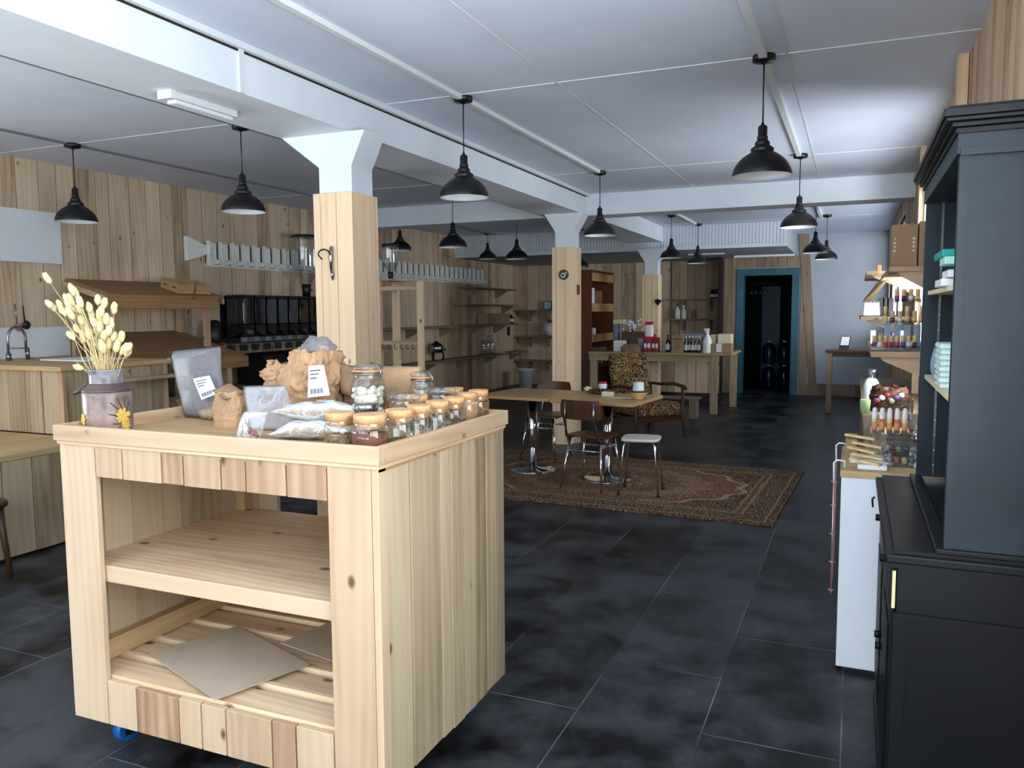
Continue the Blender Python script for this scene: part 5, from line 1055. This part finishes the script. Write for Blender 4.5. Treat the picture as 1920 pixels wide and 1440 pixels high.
for k, (o_, z0, z1) in enumerate(((.012, 1.928, 1.943), (.022, 1.943, 1.955), (.036, 1.955, 1.965), (.042, 1.965, 1.985), (.03, 1.985, 1.992))):
    b.box(HX-o_, WRh, HY0-o_, HY1+o_-.02, z0, z1, bev=.003)
b.build('cornice', 'hutch_black', t)
for z in (1.262, 1.565):
    b = B(); b.box(HX+.015, WR-.035, HY0+.03, HY1-.05, z-.014, z, g=1); b.build('shelf', 'cream', t, label='pale edged shelf')
for y in (HY0+.3, HY1-.2):
    b = B(); b.box(WR-.045, WR-.035, y, y+.012, .89, 1.88); b.build('shelf_standard', 'steel', t)
b = B(); b.box(HX+.05, HX+.058, HY1-.054, HY1-.05, .89, 1.88, g=2); o = b.build('shelf_standard', 'steel', t)
b = B()
for k in range(14): b.cyl((HX+.054, HY1-.0555, .93+.055*k), (HX+.054, HY1-.053, .93+.055*k), .0022, n=6)
b.build('peg_holes', 'cream', o)
b = B(); b.box(.093, WRh, HY0-.02, HY1, .838, .862, bev=.005); b.box(.10, WRh, HY0-.012, HY1-.005, .826, .838); b.box(.115, WRh, HY0-.004, HY1-.01, .862, .872); b.build('worktop', 'hutch_black', t)
b = B(); b.box(HX-.02, WRh, HY0-.014, HY0+.05, .872, .887, bev=.004); b.box(HX-.02, HX+.02, HY0+.05, HY1-.02, .872, .887, bev=.004); b.build('plinth_moulding', 'hutch_black', t)
b = B(); b.box(.125, WRh, HY0, HY0+.03, .06, .826, g=2); b.build('lower_side_panel', 'hutch_black', t)
b = B(); b.box(.118, .15, HY0-.006, HY0+.03, .06, .70, g=2); b.box(.118, WRh, HY0-.01, HY0, .690, .704); b.build('side_framing', 'hutch_black', t)
b = B(); b.box(.13, WRh, HY0+.03, HY1-.02, .06, .826); b.build('carcass', 'hutch_black', t)
for k, (y0, y1) in enumerate(((HY0+.03, 2.79), (2.81, HY1-.03))):
    b = B(); b.box(.112, .13, y0, y1, .72, .815, bev=.003); d_ = b.build('drawer', 'hutch_black', t); b = B(); b.cyl((.112, (y0+y1)/2, .768), (.09, (y0+y1)/2, .768), .012, n=12); b.build('knob', 'black_iron', d_)
    b = B(); b.box(.112, .13, y0, y1, .09, .70, bev=.003); b.box(.108, .112, y0+.07, y1-.07, .16, .63, bev=.002); d_ = b.build('door', 'hutch_black', t); yk = y1-.04 if k == 0 else y0+.04
    b = B(); b.cyl((.112, yk, .42), (.092, yk, .42), .012, n=12); b.build('knob', 'black_iron', d_)
b = B(); b.box(.11, WRh, HY0-.012, HY1, 0, .06, bev=.004); b.build('plinth', 'hutch_black', t)
b = B(); b.box(.112, .12, HY0-.008, HY0-.001, .715, .815); b.build('worn_edge', 'worn_edge', t, label='bare pale worn edge')
b = B(); b.tube([(.09, 3.24, .80), (.082, 3.24, .79), (.085, 3.24, .76)], .004, 6); b.build('hook', 'black_iron', t)
for k, nm in enumerate(('lowest', 'second lowest', 'third', 'middle', 'fifth', 'sixth', 'second highest', 'topmost')):
    z = 1.2625+.0168*k; b = B(); b.box(HX+.016-.003*(k % 2), HX+.12, 2.70, 2.86, z, z+.0165, bev=.001); t = b.build('soap_box', 'mint', label='mint and white flat box, %s of the stack inside the hutch' % nm, cat='box', group='stacked mint boxes in the hutch', at_=(HX+.07, 2.78, z))
    b = B(); b.box(HX+.014-.003*(k % 2), HX+.121, 2.698, 2.862, z+.003, z+.0125); b.build('white_band', 'bright_white', t)
b = B(); pouch(b, [(HX+.03, 2.9, 1.265), (HX+.03, 3.1, 1.265), (HX+.03, 3.1, 1.37), (HX+.03, 2.9, 1.37)], .03, 10, seed=3); b.build('lilac_packet', 'label_blue', label='lilac grey packet beside the stack of mint boxes in the hutch', cat='packet', at_=(HX+.03, 3.0, 1.263))
for k, (y, z, w, m, lb) in enumerate(((2.62, 1.566, .2, 'bright_white', 'lower white box on the upper hutch shelf'), (2.58, 1.590, .16, 'bright_white', 'white box resting on the lower white box in the hutch'), (2.55, 1.625, .14, 'mint', 'pale mint box near the top of the hutch pile'), (2.62, 1.650, .26, 'teal', 'bright teal box crowning the pile in the hutch'))):
    b = B(); b.box(HX-.0+.012*(k == 1), HX+.12, y, y+w, z, z+.022, bev=.003); b.build('flat_box', m, label=lb, cat='box', at_=(HX+.06, y+w/2, z))
b = B(); b.box(HX+.05, HX+.12, 2.58, 2.7, 1.6125, 1.6245); b.build('flat_box', 'bright_white', label='thin white box sandwiched in the middle of the hutch pile', cat='box', at_=(HX+.06, 2.6, 1.6125))

# white cabinet, wire rack and the long counter
t = thing('white_cabinet', 'slim white cabinet with wooden top left of the dark hutch', 'cabinet', (.2, 3.75, 0))
b = B(); b.box(-.03, WR-.03, 3.48, 4.1, .02, .82, bev=.003); b.build('cabinet_body', 'white_lacquer', t)
b = B(); b.box(-.035, WR-.03, 3.475, 4.11, .82, .848, g=1, bev=.002); b.build('cabinet_top', 'plywood', t)
b = B(); b.box(-.01, WR-.03, 3.5, 4.08, 0, .02); b.build('feet', 'black_plastic', t)
t = thing('wire_rack', 'copper coloured wire rack hooked on the left side of the white cabinet', 'rack', (-.06, 3.75, .31))
b = B()
for y in (3.52, 3.75, 3.98): b.tube([(-.058, y, .31), (-.058, y, .80)], .004, 6)
for z in (.33, .45, .57, .69, .79): b.tube([(-.058, 3.5, z), (-.058, 4.0, z)], .003, 6); b.tube([(-.07, 3.52, z), (-.045, 3.52, z)], .003, 6)
b.build('wire_grid', 'copper_wire', t)
b = B()
for y in (3.52, 3.98): b.tube([(-.058, y, .79), (-.06, y, .87), (-.048, y, .882), (-.02, y, .880), (-.018, y, .852)], .004, 8)
b.build('hooks', 'bright_white', t)
t = thing('long_counter', 'long wooden counter running along the right wall behind the white cabinet', 'counter', (.3, 6.6, 0))
b = B(); b.box(.07, WR-.03, 4.13, 9.0, .77, .80, g=1); b.build('counter_top', 'pine_side', t)
b = B(); planks_y(b, .105, 4.15, 8.98, 0, .77, seed=61, face=-1); b.build('front_boards', 'old_board', t)
def onc(px, py, z): return at(px, py, Z=z)
def rbox(name, x0, x1, y, d, z0, z1, m, lab, cat, grp=None, mx=None, bev=.002):
    b = B(); b.box(x0, x1, y, y+d, z0, z1, bev=bev, mx=mx); return b.build(name, m, label=lab, cat=cat, group=grp, at_=((x0+x1)/2, y+d/2, z0))
rbox('kraft_sleeve', -.02, .03, 3.82, .2, .849, .925, 'cardboard', 'kraft cardboard sleeve at the left rear of the white cabinet top', 'box')
rbox('white_box', .03, .14, 3.52, .12, .849, .868, 'bright_white', 'flat white box at the front of the white cabinet top', 'box'); rbox('white_box', .0, .13, 3.66, .14, .849, .866, 'bright_white', 'flat white box behind the front one on the white cabinet top', 'box')
for k, (x, y, z, rz) in enumerate(((.02, 3.56, .872, .5), (.03, 3.67, .876, .35), (.01, 3.72, .894, .6), (.03, 3.78, .908, .45), (.0, 3.86, .93, .3))):
    b = B(); b.box(-.055, .075, -.012, .012, 0, .009, mx=T((x+.03, y, z), -rz, 0, .08)); b.build('wooden_stick_pack', 'bamboo', label='thin bamboo packet on the white cabinet, %s of the fanned five' % ('frontmost', 'second', 'middle', 'fourth', 'rearmost')[k], cat='packet', group='bamboo packets', at_=(x+.03, y, z))
def tubeprod(name, p, r, h, base, top, lab, grp, split=.5):
    p = Vector(p); t = thing(name, lab, 'cosmetic', p, grp); b = B(); b.lathe([(r, 0), (r, h*split)], p, 12); b.build('case', base, t); b = B(); b.lathe([(r*.92, h*split), (r*.92, h*.98), (r*.8, h), (.001, h)], p, 12); b.build('cap', top, t)
    return t
# clear display with five tubes
t = thing('clear_riser', 'clear riser holding five pale capped tubes over the counter', 'display', (.14, 4.3, .80)); b = B(); b.box(.09, .26, 4.18, 4.42, .905, .912); b.box(.09, .094, 4.18, 4.42, .80, .905); b.box(.256, .26, 4.18, 4.42, .80, .905); b.box(.09, .26, 4.18, 4.183, .912, .925); b.build('riser', 'acrylic', t)
for k in range(5):
    x = .105+.033*k; p = Vector((x, 4.22, .913)); t = thing('balm_tube', 'pale tube on the clear riser, %s of five' % ('leftmost', 'second from left', 'middle', 'second from right', 'rightmost')[k], 'cosmetic', p, 'five balm tubes')
    b = B(); b.lathe([(.0125, 0), (.0125, .045)], p, 14); b.build('lower_band', 'tube_orange', t); b = B(); b.lathe([(.0125, .045), (.0125, .062)], p, 14, caps=(False, False)); b.build('middle_band', 'tube_pink' if k % 2 else 'cream', t); b = B(); b.lathe([(.0125, .062), (.0125, .085), (.011, .087), (.011, .105), (.006, .115), (.001, .116)], p, 14, caps=(False, True)); b.build('tube_cap', 'bright_white', t)
for k, (x0, x1, y, z0, z1, lb) in enumerate(((.13, .26, 3.62, .849, .90, 'clear tray of small pale items at the hutch side of the white cabinet'), (.15, .27, 3.9, .849, .93, 'taller clear box on the white cabinet behind the clear tray'), (.2, .34, 4.9, .801, .84, 'clear tray on the counter near the snack packets'), (.22, .36, 5.6, .801, .93, 'clear box on the counter beside the dark basket'))):
    t = thing('clear_box', lb, 'box', ((x0+x1)/2, y+.08, z0)); b = B(); b.box(x0, x1, y, y+.16, z0, z0+.004); b.box(x0, x0+.003, y, y+.16, z0, z1); b.box(x1-.003, x1, y, y+.16, z0, z1); b.box(x0, x1, y, y+.003, z0, z1); b.box(x0, x1, y+.157, y+.16, z0, z1); b.build('clear_walls', 'acrylic', t)
    for q in range(4): b = B(); b.blob((x0+.02+.03*q, y+.05+.01*(q % 2), z0+.02), (.012, .014, .014), 8, 6); b.build('small_item', ('flower_white', 'tube_pink', 'cream', 'grey_blue')[(q+k) % 4], t)
b = B(); pouch(b, [(.10, 3.98, .849), (.22, 3.98, .849), (.21, 4.0, .9), (.12, 4.0, .9)], .05, 10, seed=8, wob=.01); b.build('film_scrap', 'clear_film', label='crumpled clear film behind the bamboo packets', cat='film', at_=(.15, 3.98, .849))
# things further along the counter
p = Vector((.135, 6.6, .801)); t = thing('milk_bottle', 'white filled glass bottle on the counter before the small wall desk', 'bottle', p); b = B(); b.lathe([(.05, 0), (.055, .02), (.055, .13), (.045, .16), (.03, .18)], p, 22); b.build('white_fill', 'bright_white', t); b = B(); b.lathe([(.03, .18), (.026, .23), (.03, .25)], p, 22, caps=(False, True)); b.build('glass_neck', 'acrylic', t)
b = B(); b.lathe([(.03, 0), (.034, .09), (.03, .09), (.001, .07)], (.085, 5.9, .801), 18); b.build('green_cup', 'pale_green', label='pale green cup at the front edge of the long counter', cat='cup', at_=(.085, 5.9, .801))
for k, (px, m, lb) in enumerate(((1640, 'yellow', 'yellow snack packet leftmost before the dark basket'), (1650, 'red', 'red snack packet between two yellow ones'), (1664, 'yellow', 'yellow snack packet right of the red one'))):
    x = at(px, 745, Z=.801); p = Vector((x.x, 5.35+.04*k, .803)); b = B(); pouch(b, [p+Vector((-.03, -.03, 0)), p+Vector((.03, -.05, 0)), p+Vector((.055, .03, .07)), p+Vector((.0, .05, .07))], .025, 8, seed=k); b.build('snack_packet', m, label=lb, cat='packet', group='snack packets', at_=p)
t = thing('dark_basket', 'dark basket of wrapped sweets on the long counter', 'basket', (.24, 6.1, .80)); b = B(); crumple(b, (.24, 6.1, .801), .12, .12, .17, seed=51, amp=.25, neck=.8, n=30, m=14); b.build('basket_body', 'walnut', t)
for k in range(6): b = B(); b.blob((.16+.03*k, 5.97, .88+.02*(k % 3)), (.022, .014, .018), 8, 6, seed=k, amp=.4); b.build('wrapped_sweet', ('magenta', 'bright_white', 'dark_red', 'cream', 'violet', 'grey_blue')[k], t)
b = B(); b.box(.16, .25, 5.05, 5.12, .801, .812); b.build('card_holder', 'black_plastic', label='flat black card holder on the counter', cat='holder', at_=(.2, 5.08, .801))
# shelves on the right wall
def rshelf(y0, y1, x0, z, lab, m='pine', brz=()):
    t = thing('wall_shelf', lab, 'shelf', ((x0+WR)/2, (y0+y1)/2, z-.03), 'right wall shelves'); b = B(); b.box(x0, WR-.03, y0, y1, z-.028, z, g=1); b.build('shelf_board', m, t)
    for y in brz: b = B(); b.prism([(WR-.03, y, z-.028), (x0+.04, y, z-.028), (x0+.06, y, z-.05), (WR-.05, y, z-.2), (WR-.03, y, z-.2)], (0, .035, 0), g=0); b.build('bracket', m, t)
rshelf(4.9, 6.4, .17, 1.735, 'high shelf on the right wall carrying the cardboard boxes', 'pine', (4.92, 6.2))
rshelf(4.5, 5.6, .085, 1.285, 'broad shelf under the clear cosmetic display on the right wall', 'pine', (4.52,))
rshelf(7.6, 9.2, .05, 1.44, 'far narrow shelf with white sachets, left of the cosmetics', 'old_board', (7.8, 9.0))
rshelf(6.9, 8.4, .08, 1.80, 'far high shelf above the white sachets', 'old_board', (7.0,))
rshelf(6.6, 7.8, .10, 1.24, 'far lower shelf with small dark and white packets', 'old_board', (6.8,))
pbox = carton('cardboard_box', .18, .312, 5.0, 5.3, 1.736, 1.972, 'cardboard', 'cardboard box with faded print on the high right shelf'); carton('cardboard_box', .318, .49, 5.0, 5.3, 1.736, 1.985, 'cardboard', 'plain cardboard box next to the printed one on the high right shelf')
b = B()
b.lathe([(.03, 0), (.032, .003), (.034, .003), (.034, 0)], (0, 0, 0), 20, caps=(False, False), mx=Matrix.Translation((.245, 4.9985, 1.865)) @ Matrix.Rotation(-PI/2, 4, 'X'))
for k in range(4): b.box(.19+.004*(k % 2), .202, 4.9985, 5.0, 1.82+.022*k, 1.832+.022*k); b.box(.286, .298, 4.9985, 5.0, 1.82+.022*k, 1.832+.022*k)
b.build('faded_print', 'cream', pbox)
rbox('orange_packet', .135, .16, 6.0, .1, 1.736, 1.80, 'tube_orange', 'small orange packet left of the printed cardboard box', 'packet')
b = B(); b.prism([at(1668, 505, Y=6.3), at(1674, 512, Y=6.3), at(1634, 566, Y=7.4), at(1618, 566, Y=7.4)], (0, .015, .012)); b.build('slanted_board', 'cardboard', label='pale slanted board running down from the high shelf to the sachets', cat='board', at_=at(1645, 535, Y=6.8))
for k in range(4): x = at(1617+7*k, 590, Y=7.9).x; b = B(); pouch(b, [(x, 7.7, 1.442), (x+.05, 7.7, 1.442), (x+.04, 7.72, 1.57), (x+.008, 7.72, 1.57)], .03, 8, seed=k); b.build('white_sachet', 'bright_white', label='white sachet on the far shelf, %s of four' % ('leftmost', 'second', 'third', 'rightmost')[k], cat='sachet', group='white sachets', at_=(x+.02, 7.7, 1.442))
for k in range(3): x = at(1645+8*k, 590, Y=7.9).x; rbox('black_sachet', x, x+.05, 7.72, .05, 1.441, 1.6, 'black_plastic', 'black pouch right of the white sachets, %s of three' % ('first', 'second', 'third')[k], 'sachet', 'black pouches')
for k, m in enumerate(('bright_white', 'black_plastic', 'bright_white', 'violet', 'grey_blue')): rbox('small_packet', .12+.05*k, .155+.05*k, 6.75, .06, 1.241, 1.34-.015*(k % 2), m, '%s packet on the far lower shelf below the white sachets' % ('first white', 'black', 'second white', 'violet', 'blue grey')[k], 'packet', 'small packets')
t = thing('cosmetic_display', 'three tier clear display for wooden capped cosmetics', 'display', (.22, 4.6, 1.286))
for z, x0, x1 in ((1.302, .085, .315), (1.43, .135, .38), (1.54, .19, .38)): b = B(); b.box(x0, x1, 4.54, 4.66, z-.008, z, bev=.002); b.box(x0, x1, 4.54, 4.543, z, z+.012); b.build('tier', 'acrylic', t)
for x in (.31, .375): b = B(); b.box(x, x+.004, 4.62, 4.66, 1.286, 1.54); b.build('upright', 'acrylic', t)
nm = ('first', 'second', 'third', 'fourth', 'fifth', 'sixth', 'seventh', 'eighth')
for r_, (z, x0, n, tier) in enumerate(((1.303, .1, 8, 'lowest'), (1.431, .148, 6, 'middle'), (1.541, .2, 5, 'top'))):
    for k in range(n):
        bc = (('violet', 'flower_white', 'red', 'red', 'magenta', 'violet', 'flower_white', 'ink'), ('bamboo', 'violet', 'flower_white', 'bamboo', 'bamboo', 'bamboo'), ('magenta', 'dark_red', 'flower_white', 'bamboo', 'violet'))[r_][k]
        h = (.062, (.085 if k in (0, 3, 5) else .06), .062)[r_]
        tubeprod('cosmetic_pot', (x0+(.027, .034, .032)[r_]*k, 4.59, z+.0005), .011, h, bc, 'bamboo', 'bamboo capped cosmetic, %s from left on the %s tier' % (nm[k], tier), 'bamboo capped cosmetics', .45)
for k in range(4): x = .15+.048*k; b = B(); b.box(x, x+.032, 4.75, 4.758, 1.286, 1.42); b.build('backing_card', 'label_blue', label='pale product card behind the lowest tier, %s of four' % nm[k], cat='card', group='product cards', at_=(x, 4.75, 1.286))
b = B(); b.lathe([(.08, .0), (.1, .02), (.05, -.0)][:2], (.17, 4.95, 1.286), 20); b.build('glass_dish', 'acrylic', label='shallow clear dish behind the cosmetic display', cat='dish', at_=(.17, 4.95, 1.286))
# posts by the side window
for y in (4.85, 7.42): b = B(); b.box(WR-.07, WR-.022, y, y+.1, 0, CEIL-.001, g=2); b.build('wall_post', 'post_pine', label='pine post on the right wall %s the side window' % ('before', 'beyond')[y > 6], cat='post', at_=(WR-.04, y, 0))
# small wall desk, leaning board
t = thing('wall_desk', 'narrow dark topped desk against the pale rear wall', 'desk', (.05, 12.6, 0)); b = B(); b.box(-.37, WR-.03, 12.45, 12.85, .885, .92, g=0); b.build('desk_top', 'walnut', t)
for y in (12.47, 12.76): b = B(); b.box(-.35, -.28, y, y+.05, 0, .885, g=2); b.build('leg', 'old_board', t)
b = B(); b.box(-.28, WR-.03, 12.5, 12.53, .82, .885, g=0); b.build('rail', 'walnut', t)
t = thing('table_calendar', 'small tent card with white and dark picture on the wall desk', 'card', (-.12, 12.5, .92)); b = B(); b.prism([(-.2, 12.48, .921), (-.06, 12.48, .921), (-.04, 12.55, 1.12), (-.16, 12.55, 1.12)], (0, .01, 0)); b.build('card', 'ink', t); b = B(); b.prism([(-.175, 12.474, .99), (-.065, 12.474, .99), (-.05, 12.543, 1.11), (-.155, 12.543, 1.11)], (0, .004, 0)); b.build('picture', 'bright_white', t)
b = B(); b.prism([(-.93, WB-.03, 2.81), (-.76, WB-.03, 2.81), (-.58, WB-.03, .2), (-.70, WB-.03, .2)], (0, .028, 0), g=2); b.build('slanting_board', 'old_board', label='tall slanting plank covering the edge of the pale rear wall', cat='board', at_=(-.74, WB-.02, .2))
# back room through the blue door
t = thing('dark_cupboard', 'dark blue cupboard in the unlit back room', 'cupboard', (-2.0, 17.4, 0)); b = B(); b.box(-1.78, -1.42, 17.5, 17.9, 0, 2.0); b.build('cupboard_body', 'grey_blue', t); b = B(); b.box(-1.76, -1.44, 17.48, 17.5, .05, 1.0); b.build('cupboard_door', 'grey_blue', t)
b = B(); b.box(-1.95, -1.45, 16.6, 16.9, 2.02, 2.05); b.build('glass_rail', 'black_iron', label='rail with upturned glasses at the top of the back room doorway', cat='rail', at_=(-1.7, 16.7, 2.02))
for k in range(4):
    x = -1.92+.09*k; b = B(); b.lathe([(.004, .0), (.004, -.08), (.03, -.12), (.035, -.17), (.03, -.2)][::-1], (x, 16.7, 2.02), 14, caps=(False, False)); b.build('wine_glass', 'acrylic', label='upturned wine glass in the back room doorway, %s of four' % nm[k], cat='glass', group='hanging wine glasses', at_=(x, 16.7, 1.9))
for k, (x, z) in enumerate(((-1.5, 0), (-1.22, 0), (-1.5, .46), (-1.22, .46))):
    p = Vector((x, 16.2, z+.001*(k > 1))); t = thing('water_jug', 'big blue water jug in the back room, %s' % ('lower left', 'lower right', 'upper left', 'upper right')[k], 'jug', p, 'blue water jugs'); b = B(); b.lathe([(.12, 0), (.13, .03), (.13, .3), (.11, .36), (.03, .41), (.03, .44)], p, 20); b.build('jug_body', 'jug_blue', t); b = B(); b.lathe([(.034, .42), (.034, .455), (.001, .456)], p, 14); b.build('cap', 'bright_white', t)
#@@NEXT
